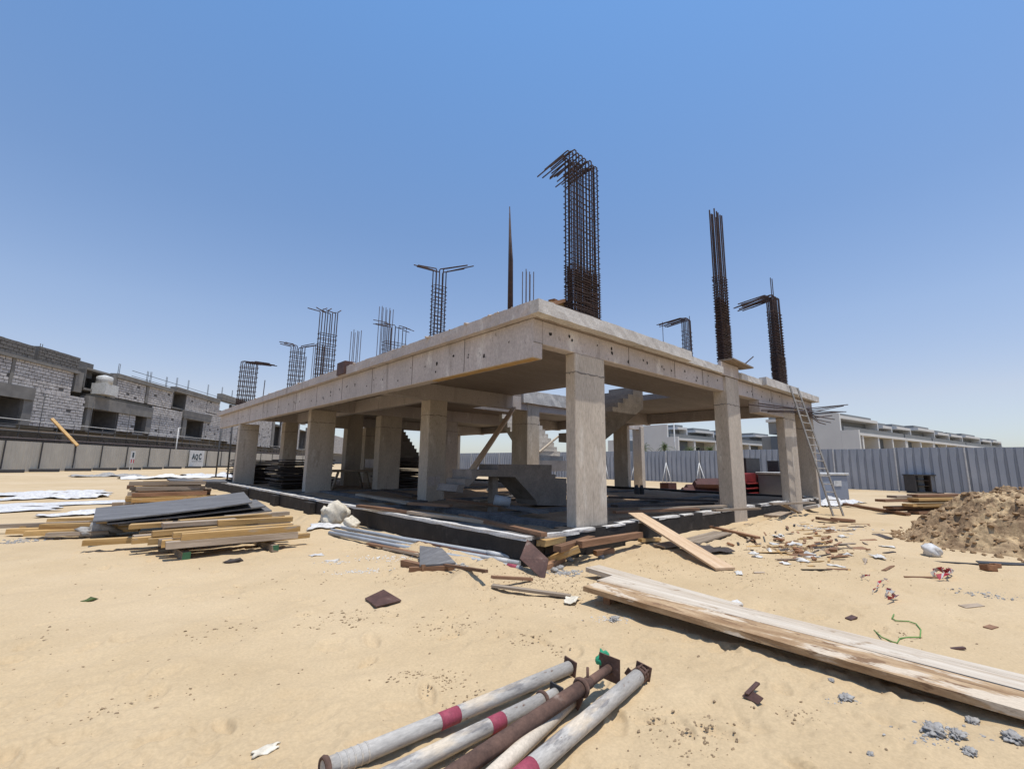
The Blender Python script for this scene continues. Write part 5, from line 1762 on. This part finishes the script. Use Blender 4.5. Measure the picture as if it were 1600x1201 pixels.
# thin dark scaffold poles at the left end of the frame
for (x0, y0, x1, y1, lab) in ((337, 745, 346, 666, 'thin dark pole standing left of the far left column'), (355, 748, 365, 642, 'taller thin dark pole beside the far left column')):
    a = atz(x0, y0, .40)
    b = atx(x1, y1, a.x)
    tag(tube('scaffold_pole', [a, b], 0.05, MT['steel_dark'], None, 8), lab, 'pole')
# wooden stop on the slab edge and scraps on the roof
box_ = box('timber_block', (5.40, 13.6, 4.22), (5.75, 14.2, 4.62), MT['ply_brown'], None, 0.01)
tag(box_, 'dark brown wooden block clamped on the left slab edge', 'timber')
for k, (x0, y0, x1, y1, m, lab) in enumerate(((848, 478, 880, 470, 'wood_red', 'reddish'), (856, 474, 885, 476, 'wood_new', 'yellow'), (862, 470, 884, 480, 'brick', 'brick red'))):
    a, b = aty(x0, y0, 5.9 + k * .1), aty(x1, y1, 6.0 + k * .1)
    a.z, b.z = max(a.z, 4.52), max(b.z, 4.52)
    plank(a, b, .14, .07, m, 'timber_offcut', lab + ' offcut left on the slab beside the largest bar cage', 'timber')
plank((13.15, 5.48, 4.60), (14.75, 5.55, 4.58), .42, .04, 'wood_grey', 'weathered_board', 'flat grey board on the slab in front of the straight bar cage', 'board')
tag(tube('steel_rod', [V((14.5, 5.6, 4.6)), aty(1177, 557, 5.6)], 0.018, MT['rebar'], None, 6), 'single thin rod sticking up from the slab beside the straight bar cage', 'rod')

# ------------------------------------------------------------------ inside the frame
def ply_stack(x0, x1, y0, y1, n, th, z0, lab, grp, seed):
    rr_ = random.Random(seed)
    for k in range(n):
        dx, dy = rr_.uniform(-.18, .18), rr_.uniform(-.25, .25)
        z = z0 + k * th
        tl = rr_.uniform(-.02, .02)
        o = sheet([(x0 + dx, y0 + dy, z + tl), (x1 + dx, y0 + dy + rr_.uniform(-.1, .1), z - tl), (x1 + dx, y1 + dy, z - tl), (x0 + dx, y1 + dy, z + tl)],
                  'ply_dark', th * 0.62, 'plywood_sheet', lab + ', ' + ORD[k] + ' from the bottom', 'plywood', grp, 4, 2, rr_.uniform(-.02, .02), .006)


ply_stack(6.1, 8.0, 28.3, 31, 14, 0.085, 0.5, 'dark plywood sheet stacked beside the far left column', 'dark plywood stack at the far left', 1)
ply_stack(6.35, 8.6, 22.2, 24.2, 15, 0.085, 0.46, 'dark plywood sheet in the tall stack between the left columns', 'dark plywood stack between the left columns', 2)
ply_stack(10.7, 12.3, 19.9, 22, 16, 0.09, 0.45, 'dark plywood sheet in the stack deep inside the frame', 'dark plywood stack deep inside', 3)
# work bench
def bench(x0, x1, y0, y1, z, label):
    t = thing('work_bench', label, 'bench', (x0, y0, .35))
    box('bench_top', (x0, y0, z - .1), (x1, y1, z), MT['wood_grey'], t, .01)
    for (x, y, s) in ((x0 + .3, y0 + .1, .25), (x1 - .3, y0 + .1, -.25), (x0 + .3, y1 - .1, .25), (x1 - .3, y1 - .1, -.25)):
        tube('leg', [V((x, y, z - .1)), V((x - s, y, .3))], .06, MT['wood_grey'], t, 4)


bench(8.0, 9.9, 20.6, 21.6, 1.22, 'rough timber work bench between two left columns')
# brace from the floor to the stair head
a, b = atz(737, 741, 1.45), aty(803, 637, 12.9)
a = aty(737, 735, 9.9)
plank(a, b, .16, .07, 'wood_plank', 'leaning_timber', 'long slanting timber leaning on the beam above the stair landing', 'timber')
a, b = aty(843, 706, 13.9), aty(873, 681, 13.9)
plank(a, b, .10, .06, 'wood_pale', 'leaning_timber', 'pale timber slanting across the sunlit stair steps', 'timber')
# boards and litter on the floor
gi = 'boards littered on the floor inside the frame'
for k, (x0, y0, x1, y1, w, m) in enumerate(((640, 786, 705, 790, .2, 'wood_red'), (560, 772, 640, 786, .2, 'wood_grey'), (700, 780, 800, 792, .15, 'wood_red'), (560, 790, 690, 805, .15, 'wood_red'),
                                            (720, 805, 850, 835, .12, 'wood_red'), (640, 800, 760, 815, .16, 'wood_grey'), (790, 790, 850, 800, .3, 'sheet_grey'), (960, 790, 1110, 786, .3, 'ply_dark'), (950, 776, 1120, 782, .4, 'ply_dark'),
                                            (960, 800, 1090, 795, .12, 'wood_red'), (1000, 796, 1140, 790, .12, 'wood_grey'), (745, 782, 800, 780, .35, 'wood_grey'), (600, 765, 650, 775, .25, 'ply_dark'))):
    plank(atz(x0, y0, .52), atz(x1, y1, .50), w, .06, m, 'loose_board', ('loose board on the earth floor, right of the front column, ' if x0 > 900 else 'loose board on the earth floor, left of the stair, ') + ORD[k] + ' from the left', 'board', gi)
tube_o = tube('duct_roll', [aty(772, 780, 9.2), aty(797, 785, 8.95)], .13, MT['pipe_grey'], None, 16)
tag(tube_o, 'short grey roll lying in front of the stair arch', 'roll')
blob('sand_patch', aty(766, 765, 10.6), .13, .10, .09, 'sack', 'small bright sack under the stair arch', 'sack', None, 9, .3, 2)

# ------------------------------------------------------------------ beyond the frame on the right
rs = thing('steel_stack', 'stack of dark red brown steel sections behind the frame', 'steel', V((24.5, 13, 0)))
for k, (x0, y0, x1, y1, z) in enumerate(((1068, 770, 1125, 768, .35), (1072, 762, 1125, 762, .8), (1066, 767, 1125, 766, .6), (1088, 753, 1130, 752, 1.2), (1085, 756, 1128, 757, 1.0))):
    a, b = atz(x0, y0, .1), atz(x1, y1, .1)
    a, b = aty(x0, y0, 13.0 - k * .15), aty(x1 + 10, y1, 12.0 - k * .15)
    d = (b - a)
    bm = bmesh.new()
    bm_tube(bm, [V((0, 0, 0)), d], .2, 4)
    finish('steel_section', bm, MT['brown_steel'], rs, loc=a)
o = box('brown_crate', aty(1045, 775, 13.0) - V((0, 0, .1)), aty(1057, 754, 13.0) + V((0, .5, 0)), MT['brown_steel'], None)
tag(o, 'small upright dark red steel box behind the frame', 'crate')
for (x, lab) in ((995, 'left'), (1003, 'right')):
    a = aty(x, 775, 12.0)
    bm = bmesh.new()
    bm_tube(bm, [V((0, 0, -.1)), V((0, 0, .35)), V((0, 0, .42)), V((0, 0, .5))], [.11, .11, .07, .06], 10)
    tag(finish('black_canister', bm, MT['steel_dark'], loc=a), 'small black canister on the floor beyond the frame, ' + lab + ' of two', 'canister')
crumple(26.5, 13.5, 5.5, 2.2, 0.3, 'white_sheet', 'plastic_sheet', 'bright white sheeting heaped behind the frame left of the second front column', 'plastic sheet', None, .35, 41, fold=0.7)
crumple(25.5, 21.0, 6.0, 2.5, 0.3, 'white_sheet', 'plastic_sheet', 'white sheeting in front of the blue grey fence beyond the interior columns', 'plastic sheet', None, .35, 43, fold=0.7)
# red folded panel stack
rd = thing('red_panel_stack', 'stack of red metal panels behind the second and third front columns', 'panels', V((22.5, 8.8, 0)))
for k in range(4):
    z = 0.15 + k * .22
    a, b = aty(1150, 780, 9.0), aty(1222, 782, 8.6)
    bm = bmesh.new()
    bm_box(bm, (0, 0, 0), (b.x - a.x, 1.0, .06), .01)
    finish('red_panel', bm, MT['red_sheet'], rd, loc=V((a.x + k * .12, 8.6, z)))
bm = bmesh.new()
pr = [(0, .2), (0, 1.25), (1.5, 1.3), (2.6, .95), (3.0, .95), (3.0, .75), (2.2, .65), (1.4, .9), (.3, .9)]
a = aty(1150, 780, 9.0)
bm_prism(bm, [(a.x + p_[0] * 1.05, p_[1]) for p_ in pr], 'y', 8.7, 9.6)
bmesh.ops.triangulate(bm, faces=[f_ for f_ in bm.faces if len(f_.verts) > 4])
finish('red_cover', bm, MT['red_sheet'], rd)
# blue grey skip with sheeting
sk = thing('site_tank', 'blue grey steel tank with pale sheeting behind the ladder', 'tank', V((22.6, 6.2, 0)))
a, b = aty(1246, 800, 6.9), aty(1322, 800, 6.0)
obx = (V((22.8, 6.6, 0)), V((26.2, 6.3, 0)))
D4 = (aty(1323, 770, 5.6) - aty(1249, 770, 7.3))
P4 = V((22.9, 7.1, 0))
D4 = V((1, -0.28, 0)).normalized()
N4 = V((0.28, 1, 0)).normalized()
obox('tank_body', P4, D4, N4, 0, 4.3, 0, 1.6, 0.1, 1.25, MT['tank_grey'], sk, .04)
obox('tank_rim', P4, D4, N4, -.06, 4.36, -.06, 1.66, 1.252, 1.36, MT['steel_white'], sk, .02)
for q in (1.0, 3.1):
    o = obox('label_plate', P4, D4, N4, q, q + .6, -.03, -.005, .75, 1.0, MT['steel_white'], sk)
crumple(24.2, 5.9, 3.4, 1.0, -0.2, 'white_sheet', 'plastic_sheet', 'pale blue white sheeting at the foot of the blue grey tank', 'plastic sheet', None, .3, 47)
obox('crate_dark', P4, D4, N4, -.2, .8, 2.0, 2.6, 0, 2.0, MT['steel_dark'], sk)
obox('crate_dark', P4, D4, N4, 2.2, 2.9, 2.0, 2.6, 0, 1.9, MT['steel_dark'], sk)
# plank stack and black open crate by the fence
gk = 'planks of the stack behind the dirt pile'
for k, (x0, x1, y, m) in enumerate(((1369, 1440, 781, 'wood_red'), (1388, 1470, 776, 'wood_grey'), (1412, 1480, 784, 'wood_new'), (1420, 1480, 779, 'wood_new'), (1380, 1450, 793, 'wood_red'), (1384, 1450, 797, 'wood_red'),
                                    (1410, 1475, 788, 'wood_new'), (1420, 1480, 774, 'wood_red'), (1425, 1478, 792, 'wood_new'), (1418, 1470, 799, 'wood_red'))):
    # along the stack line, about 24 m away
    zz = lambda px: CAM_H + ray(px, y).z * (16.5 / ray(px, y).dot(CF))
    pa_ = depth_pt(x0, 16.5 + .3 * (k % 3))
    pb_ = depth_pt(x1 + 15, 17.3 + .3 * (k % 3))
    pa_.z = pb_.z = max(.08, zz(x0))
    plank(pa_, pb_, .36, .085, m, 'timber_plank', {'wood_red': 'reddish brown', 'wood_new': 'yellow', 'wood_grey': 'grey'}[m] + ' plank in the stack behind the dirt pile, ' + ORD[k] + ' of ten', 'plank', gk)
pc = depth_pt(1427, 31)
pd = depth_pt(1470, 31)
dc = (pd - pc).normalized()
nc = V((-dc.y, dc.x, 0))
if nc.dot(pc) < 0:
    nc = -nc
ck = thing('open_crate', 'black open fronted crate standing by the blue grey fence', 'crate', pc)
Lc = (pd - pc).length
obox('back', pc, dc, nc, 0, Lc, .8, .9, .1, 1.15, MT['steel_dark'], ck)
obox('top', pc, dc, nc, -.05, Lc + .05, -.05, .95, 1.152, 1.22, MT['steel_dark'], ck)
obox('base', pc, dc, nc, 0, Lc, 0, .798, 0, .098, MT['steel_dark'], ck)
obox('side', pc, dc, nc, 0, .06, .0, .798, .1, 1.15, MT['steel_dark'], ck)
obox('side', pc, dc, nc, Lc - .06, Lc, .0, .798, .1, 1.15, MT['ply_dark'], ck)
obox('divider', pc, dc, nc, Lc * .55, Lc * .55 + .06, .0, .798, .1, 1.15, MT['ply_dark'], ck)
for zz_ in (.45, .8):
    obox('shelf', pc, dc, nc, .061, Lc * .55 - .001, .1, .798, zz_, zz_ + .05, MT['ply_dark'], ck)

# ------------------------------------------------------------------ dirt pile
def rocks(name, P_, S_, mt, g, parent=None, loc=None):
    base = bmesh.new()
    bmesh.ops.create_icosphere(base, subdivisions=1, radius=1)
    bv = np.array([v.co[:] for v in base.verts])
    bf = np.array([[v.index for v in f.verts] for f in base.faces])
    base.free()
    VV, FF = [], []
    for k in range(len(P_)):
        s = S_[k]
        Q, _ = np.linalg.qr(g.normal(size=(3, 3)))
        v = (bv * (1 + .2 * g.normal(size=(len(bv), 1)))) @ (Q * np.array([s * g.uniform(.8, 1.6), s, s * .7]))
        VV.append(v + P_[k])
        FF.append(bf + k * len(bv))
    me = bpy.data.meshes.new(name)
    me.from_pydata(np.vstack(VV).tolist(), [], np.vstack(FF).tolist())
    return tag(link(name, me, mt, parent, loc=loc), kind='stuff')


def dirt_pile(cx, cy, rx, ry, h):
    n, m_ = 330, 240
    a = np.linspace(0, 2 * np.pi, n, endpoint=False)
    r = np.linspace(0, 1, m_) ** 0.8
    A_, R_ = np.meshgrid(a, r)
    wob = 1 + 0.16 * fbm(np.cos(A_) * 1.6 + 5, np.sin(A_) * 1.6 + 2, 81, 3)
    X = cx + R_ * rx * np.cos(A_) * wob
    Y = cy + R_ * ry * np.sin(A_) * wob
    prof = np.clip(1.75 * (1 - R_), 0, 1)
    prof = prof * (1 - 0.28 * prof ** 2) / 0.72 * (1 - 0.10 * R_)
    Z = ground_h(X, Y) - 0.03 + h * prof * (1 + 0.35 * fbm(X * 0.7, Y * 0.7, 83, 3))
    k = np.clip(prof * 5, 0, 1)
    Z = Z + k * (0.26 * np.abs(fbm(X * 2.0, Y * 2.0, 85, 4)) + 0.20 * np.clip(fbm(X * 4.6, Y * 4.6, 88, 3), 0, 1) + 0.09 * fbm(X * 10, Y * 10, 91, 3))
    V_ = np.stack([(X - cx).ravel(), (Y - cy).ravel(), Z.ravel()], 1)
    i = np.arange(m_ - 1)[:, None] * n
    j = np.arange(n)[None, :]
    F = np.stack([i + j, i + n + j, i + n + (j + 1) % n, i + (j + 1) % n], -1).reshape(-1, 4)
    me = bpy.data.meshes.new('dirt_pile')
    me.from_pydata(V_.tolist(), [], F.tolist())
    t = thing('dirt_pile', 'lumpy heap of brown excavated earth at the right edge', 'dirt pile', (cx, cy, 0))
    o = link('heap', me, MT['dirt'], t, loc=V((cx, cy, 0)), smooth=False)
    # clods
    g = np.random.default_rng(3)
    n_ = 3600
    aa = g.uniform(0, 2 * np.pi, n_)
    rr_ = g.random(n_) ** 0.6 * 1.08
    ins = rr_ < 1
    ii = np.clip((rr_ ** 1.25 * (m_ - 1)).astype(int), 0, m_ - 1)
    jj = (aa / (2 * np.pi) * n).astype(int) % n
    ox, oy = cx + rr_ * rx * np.cos(aa), cy + rr_ * ry * np.sin(aa)
    px_ = np.where(ins, X[ii, jj], ox)
    py_ = np.where(ins, Y[ii, jj], oy)
    pz_ = np.where(ins, Z[ii, jj], ground_h(ox, oy))
    S_ = 0.010 + 0.060 * g.random(n_) ** 3.2
    rocks('clods', np.stack([px_ - cx, py_ - cy, pz_ + S_ * .3], 1), S_, MT['clod'], g, t, V((cx, cy, 0)))


dirt_pile(15.5, -0.75, 3.05, 3.1, 1.12)

# ------------------------------------------------------------------ litter on the sand
gw, gbk, gpp = 'wood scraps strewn on the sand right of the leaning plank', 'brick fragments strewn on the sand right of the leaning plank', 'paper scraps strewn on the sand right of the leaning plank'
rl = random.Random(5)
def scrap_wood(px, py, L, ang, group, label, m=None, w=None):
    p = gp(px, py, .004)
    d = V((math.cos(ang), math.sin(ang), 0)) * L / 2
    plank(p - d, p + d + V((0, 0, rl.uniform(0, .02))), w or rl.uniform(.02, .07), rl.uniform(.010, .022), m or rl.choice(('wood_red', 'wood_grey', 'wood_red', 'ply_dark', 'wood_new')), 'wood_scrap', label, 'wood scrap', group, rl.uniform(-.3, .3), 0)


for k in range(120):
    c = rl.random()
    zone = 'in the thick of the litter right of the leaning plank' if c < .55 else ('loosely scattered between the leaning plank and dirt pile' if c < .8 else 'in the litter at the foot of the ladder')
    if c < .55:
        px, py = rl.gauss(1255, 48), rl.gauss(852, 13)
    elif c < .8:
        px, py = rl.uniform(1160, 1420), rl.uniform(815, 895)
    else:
        px, py = rl.gauss(1290, 40), rl.gauss(822, 9)
    py = max(812, py)
    scrap_wood(px, py, rl.uniform(.10, .55), rl.uniform(-.9, .5), gw + (' ' + zone[:12]), 'thin broken wood scrap ' + zone)
for k in range(22):
    p = gp(rl.gauss(1260, 45), max(822, rl.gauss(853, 12)), .03)
    s = rl.uniform(.018, .048)
    bm = bmesh.new()
    bm_box(bm, (-s * 1.5, -s, -s * .5), (s * 1.5, s, s * .6), s * .2)
    for v in bm.verts:
        v.co += V((rl.gauss(0, 1), rl.gauss(0, 1), rl.gauss(0, 1))) * s * .13
    o = finish('brick_fragment', bm, MT['brick'], loc=p)
    o.rotation_euler = (rl.uniform(-.3, .3), rl.uniform(-.3, .3), rl.uniform(0, 3))
    tag(o, 'orange brown fragment in the litter right of the leaning plank', 'brick', gbk)
for k in range(20):
    p = gp(rl.gauss(1255, 55), max(826, rl.gauss(856, 15)))
    crumple(p.x, p.y, rl.uniform(.10, .30), rl.uniform(.06, .15), rl.uniform(0, 3), 'paper', 'paper_scrap', 'crumpled white scrap in the litter right of the leaning plank', 'paper scrap', gpp, .05, 100 + k, 10, 6, .5, .008)
# single pieces one can point at
for (px, py, L, ang, m, w, lab) in ((1200, 864, .75, -.75, 'wood_new', .16, 'yellow splintered board on the sand, left end of the litter'), (1252, 868, .45, -.9, 'wood_red', .13, 'brown splinter beside the white scraps'),
                                    (1310, 870, .35, -.6, 'wood_red', .12, 'orange brown block on the right of the litter'), (1340, 857, .4, -.5, 'wood_red', .14, 'brown wood lump at the end of the thin green stick'),
                                    (1330, 967, .12, -.3, 'ply_brown', .06, 'small dark triangular chip right of the long boards'), (1380, 1078 - 160, .0, 0, None, 0, ''),
                                    (1518, 947, .30, -.5, 'wood_grey', .08, 'grey brown stick on the sand near the right edge'), (1548, 980, .14, -.3, 'wood_red', .07, 'small brown chip near the right edge'),
                                    (1496, 1014, .13, -.7, 'ply_brown', .03, 'thin dark chip right of the green wire'), (1490, 880, .7, -1.15, 'steel_dark', .025, 'thin grey rod on the sand below the dirt pile'),
                                    (1440, 902, .5, -.85, 'wood_red', .025, 'thin brown stick left of the striped tape'), (1400, 833, 1.1, -.85, 'wood_red', .08, 'brown timber running into the dirt pile'),
                                    (1379, 838, .7, .55, 'ply_dark', .16, 'dark flat board tilted at the left foot of the dirt pile'), (1580, 882, .9, -1.1, 'steel_dark', .12, 'grey tube half buried below the dirt pile')):
    if m:
        scrap_wood(px, py, L, ang, None, lab, m, w)
for (px, py, lab) in ((1545, 891, 'larger orange brick fragment below the dirt pile'), (1556, 886, 'smaller orange brick fragment below the dirt pile')):
    s = .09 if 'larger' in lab else .06
    p = gp(px, py, s * .4)
    bm = bmesh.new()
    bm_box(bm, (-s, -s * .8, -s * .5), (s, s * .8, s * .6), s * .1)
    o = finish('brick_fragment', bm, MT['brick'], loc=p)
    o.rotation_euler = (.1, .2, .7)
    tag(o, lab, 'brick')
blob('plastic_bag', gp(1457, 868, .08), .16, .15, .14, 'white_sheet', 'round white plastic bag at the foot of the dirt pile', 'bag', None, 13, .22)
crumple(*gp(1372, 872)[:2], .35, .18, .4, 'paper', 'paper_scrap', 'pale grey scrap left of the white plastic bag', 'paper scrap', None, .06, 51, 14, 6)
# red and white tape
def tape(pts, name, label, w=.05, n=14):
    t = thing(name, label, 'tape', gp(*pts[0]))
    P_ = [gp(x, y, .02 + .03 * ((i * 7) % 3)) for i, (x, y) in enumerate(pts)]
    tot = []
    for i in range(len(P_) - 1):
        for k in range(4):
            tot.append(P_[i].lerp(P_[i + 1], k / 4))
    tot.append(P_[-1])
    rt = random.Random(int(pts[0][0]))
    up = [V((rt.uniform(-1, 1), rt.uniform(-1, 1), rt.uniform(.3, 1.2))).normalized() * w for _ in tot]
    for i in range(len(tot) - 1):
        bm = bmesh.new()
        b_ = tot[0]
        vs_ = [bm.verts.new(q_ - b_) for q_ in (tot[i], tot[i + 1], tot[i + 1] + up[i + 1], tot[i] + up[i])]
        bm.faces.new(vs_)
        finish('stripe', bm, MT['ink_red'] if i % 2 else MT['paper'], t, loc=b_)


tape([(1458, 903), (1466, 896), (1476, 904), (1484, 896), (1490, 900), (1480, 907), (1468, 908)], 'barrier_tape', 'tangled red and white barrier tape below the dirt pile', .09)
tape([(1382, 936), (1390, 930), (1394, 938), (1400, 936), (1388, 944)], 'barrier_tape', 'crumpled dark red and white tape knot left of the green wire', .06)
tape([(1363, 928), (1372, 920), (1384, 914), (1390, 912)], 'barrier_tape', 'short strip of red and white tape lying straight', .04)
tape([(1346, 906), (1354, 905), (1360, 909)], 'barrier_tape', 'small scrap of red and white tape farthest left', .04)
# green wire
wp = [(1366, 986), (1378, 997), (1394, 1004), (1402, 1006), (1406, 999), (1420, 997), (1438, 997), (1439, 985), (1432, 976), (1420, 972), (1400, 971), (1394, 967), (1397, 961)]
tag(tube('green_wire', [gp(x, y, .012) for x, y in wp], .006, MT['green_wire'], None, 6), 'thin green wire curling on the sand right of the long boards', 'wire')
# dark bent strap
slab4([gp(1160, 1090, .01), gp(1185, 1103, .01), gp(1194, 1101, .04), gp(1172, 1084, .03)], .006, 'ply_brown', 'metal_scrap', 'dark brown bent scrap lying alone in front of the long boards', 'scrap')
plank(gp(1168, 1092, .035), gp(1184, 1079, .05), .03, .012, 'ply_brown', 'metal_scrap', 'small dark strip on the bent brown scrap', 'scrap')
# mortar lumps
for (px, py, s, lab) in ((1299, 1063, .05, 'upper small grey mortar lump in front of the long boards'), (1322, 1092, .10, 'grey mortar lump in front of the long boards'), (1460, 1142, .13, 'long grey mortar crust near the bottom right'),
                         (1497, 1150, .10, 'grey mortar crust right of the long crust'), (1520, 1128, .09, 'grey mortar lump against the long board'), (1515, 1175, .08, 'grey mortar lump at the bottom right'),
                         (1360, 1178, .04, 'tiny grey mortar lump near the bottom'), (1585, 1155, .12, 'grey mortar crust at the right edge'), (960, 967, .10, 'pale cement patch left of the long boards')):
    p = gp(px, py)
    blob('mortar_lump', p + V((0, 0, s * .08)), s * .62, s * .38, s * .20, 'mortar', lab, 'mortar', None, int(px) % 50, .42, 4, 4.5)
for (px, py, lab) in ((940, 872, 'grey stone left of the leaning plank'), (875, 889, 'pale stone beside the brown timbers'), (866, 893, 'second pale stone beside the brown timbers'), (890, 876, 'pale broken tile by the front timbers')):
    blob('stone', gp(px, py, .02), .06, .05, .04, 'mortar', lab, 'stone', None, px, .35, 2)
blob('green_scrap', gp(138, 939, .01), .06, .04, .025, 'leaf', 'small dark green weed lying on the sand at the left', 'weed', None, 4, .6, 2)
crumple(*gp(415, 1172)[:2], .13, .05, -.2, 'sack', 'paper_scrap', 'small cream paper scrap near the bottom left', 'paper scrap', None, .03, 61, 12, 9, .5, .006)
crumple(*gp(495, 867)[:2], .22, .12, 0, 'white_sheet', 'paper_scrap', 'white scrap right of the near timber pile', 'paper scrap', None, .04, 62, 12, 6, .4, .008)
crumple(*gp(520, 876)[:2], .2, .1, -.4, 'paper', 'paper_scrap', 'tiny white scrap below the sacks', 'paper scrap', None, .03, 64, 12, 6, .8, .005)
blob('debris_lump', gp(366, 878, .02), .12, .05, .04, 'ply_dark', 'dark lump in front of the near timber pile', 'debris', None, 7, .4, 2)
blob('debris_lump', gp(157, 838, .12), .35, .2, .16, 'mortar', 'grey crumpled sack lump left of the near timber pile', 'debris', None, 8, .4, 3)
# pale mortar dust and flecks spilt on the sand
def spill(px, py, n, w, mt_, label, ang=0.0, sc=1.0):
    g = np.random.default_rng(int(px + py))
    c = gp(px, py)
    u, v = g.normal(0, w, n), g.normal(0, w * .45, n)
    x, y = u * math.cos(ang) - v * math.sin(ang), u * math.sin(ang) + v * math.cos(ang)
    S_ = (0.004 + 0.016 * g.random(n) ** 3) * sc
    o = rocks('mortar_spill', np.stack([x, y, ground_h(c.x + x, c.y + y) - c.z + S_ * .1], 1), S_, MT[mt_], g, None, c)
    tag(o, label, 'mortar')


spill(565, 893, 130, .22, 'paper', 'pale mortar flecks left of the grey wedge', -.5)
spill(525, 878, 60, .18, 'paper', 'few white flecks below the sacks', -.3)
spill(612, 872, 160, .28, 'paper', 'pale mortar flecks along the pipes', -.9)
spill(30, 846, 160, .30, 'mortar', 'grey mortar crumbs at the far left', .2, 1.5)
spill(955, 968, 170, .10, 'paper', 'pale cement patch left of the long boards', -.6, .6)
spill(1322, 1092, 60, .08, 'mortar', 'grey crumbs round the mortar lump in front of the long boards', -.6, .7)
spill(1470, 1145, 140, .13, 'mortar', 'grey crumbs round the crusts at the bottom right', -.6, .8)
spill(700, 885, 240, .22, 'mortar', 'grey rubble on the small sand mound by the pipes', -1.0, 1.6)
spill(880, 895, 160, .2, 'mortar', 'grey rubble beside the propped dark panel', -.5, 1.5)
spill(1290, 826, 120, .5, 'paper', 'pale flecks near the ladder foot', -.7, 2.0)
spill(1250, 857, 200, .45, 'clod', 'brown splinters in the litter right of the leaning plank', -.7, 2.0)
spill(1545, 930, 90, .25, 'mortar', 'grey crumbs near the right edge', -.7, 1.2)
# offcuts tucked under the pipes and against the ground beam
for (x0, y0, x1, y1, z, w, m, lab) in ((575, 852, 650, 868, .04, .10, 'wood_red', 'reddish batten in the shade under the pipes, left one'), (600, 858, 690, 876, .03, .07, 'wood_grey', 'grey batten lying just outside the pipes'),
                                       (655, 850, 760, 872, .05, .14, 'ply_brown', 'dark board between the pipes and the ground beam'), (690, 888, 760, 900, .06, .05, 'wood_red', 'thin brown batten on the sand mound'),
                                       (770, 905, 830, 908, .03, .06, 'wood_red', 'short brown batten below the propped dark panel')):
    plank(gp(x0, y0, z), gp(x1, y1, z), w, .035, m, 'timber_offcut', lab, 'timber')
# pebbles, crumbs and chips nobody could count
def crumbs():
    g = np.random.default_rng(9)
    base = bmesh.new()
    bmesh.ops.create_icosphere(base, subdivisions=1, radius=1)
    bv = np.array([v.co[:] for v in base.verts])
    bf = np.array([[v.index for v in f.verts] for f in base.faces])
    base.free()
    P_, S_ = [], []
    n1 = 1500                                             # thin scatter
    r = 2.2 + 11 * g.random(n1) ** 1.3
    a = HEAD + g.uniform(-.95, .95, n1)
    P_.append(np.stack([r * np.sin(a), r * np.cos(a)], 1))
    S_.append(0.0025 + 0.008 * g.random(n1) ** 4)
    for (mx, my, sx, sy, n) in ((9.8, 3.6, 1.9, 1.0, 1500), (4.6, 6.0, .45, 1.6, 900), (4.9, 4.6, .5, .4, 500)):
        P_.append(np.stack([g.normal(mx, sx, n), g.normal(my, sy, n)], 1))
        S_.append(0.003 + 0.009 * g.random(n) ** 3)
    # clusters where damp sand was kicked up
    for (px, py, n, w) in ((690, 1058, 130, .10), (735, 1088, 90, .10), (640, 1052, 60, .10), (560, 968, 110, .22), (530, 962, 60, .2), (700, 975, 110, .2), (745, 980, 60, .18), (880, 1010, 60, .1),
                           (1100, 1135, 120, .14), (1020, 1115, 90, .12), (1180, 905, 120, .4), (470, 905, 60, .3), (620, 905, 90, .3), (240, 1080, 40, .2), (60, 990, 40, .25),
                           (1080, 1160, 80, .12), (350, 985, 50, .2), (820, 1000, 70, .12), (1010, 885, 120, .35), (150, 1110, 30, .1), (1410, 990, 50, .12), (1250, 1120, 50, .1)):
        c = atz(px, py, 0)
        P_.append(np.stack([g.normal(c.x, w, n), g.normal(c.y, w * .7, n)], 1))
        S_.append(0.002 + 0.009 * g.random(n) ** 3)
    P_ = np.vstack(P_)
    S_ = np.concatenate(S_)
    keep = ~((P_[:, 0] > 5.2) & (P_[:, 1] > 5.4))
    P_, S_ = P_[keep], S_[keep]
    Z_ = ground_h(P_[:, 0], P_[:, 1])
    VV, FF = [], []
    for k in range(len(P_)):
        s = S_[k]
        Q, _ = np.linalg.qr(g.normal(size=(3, 3)))
        v = (bv * (1 + .25 * g.normal(size=(len(bv), 1)))) @ (Q * np.array([s * g.uniform(.8, 2.0), s, s * .7]))
        VV.append(v + [P_[k, 0], P_[k, 1], Z_[k] + s * .2])
        FF.append(bf + k * len(bv))
    me = bpy.data.meshes.new('sand_crumbs')
    me.from_pydata(np.vstack(VV).tolist(), [], np.vstack(FF).tolist())
    o = link('sand_crumbs', me, MT['pebble'])
    tag(o, 'small dark crumbs and chips strewn over the sand', 'crumbs', kind='stuff')


crumbs()
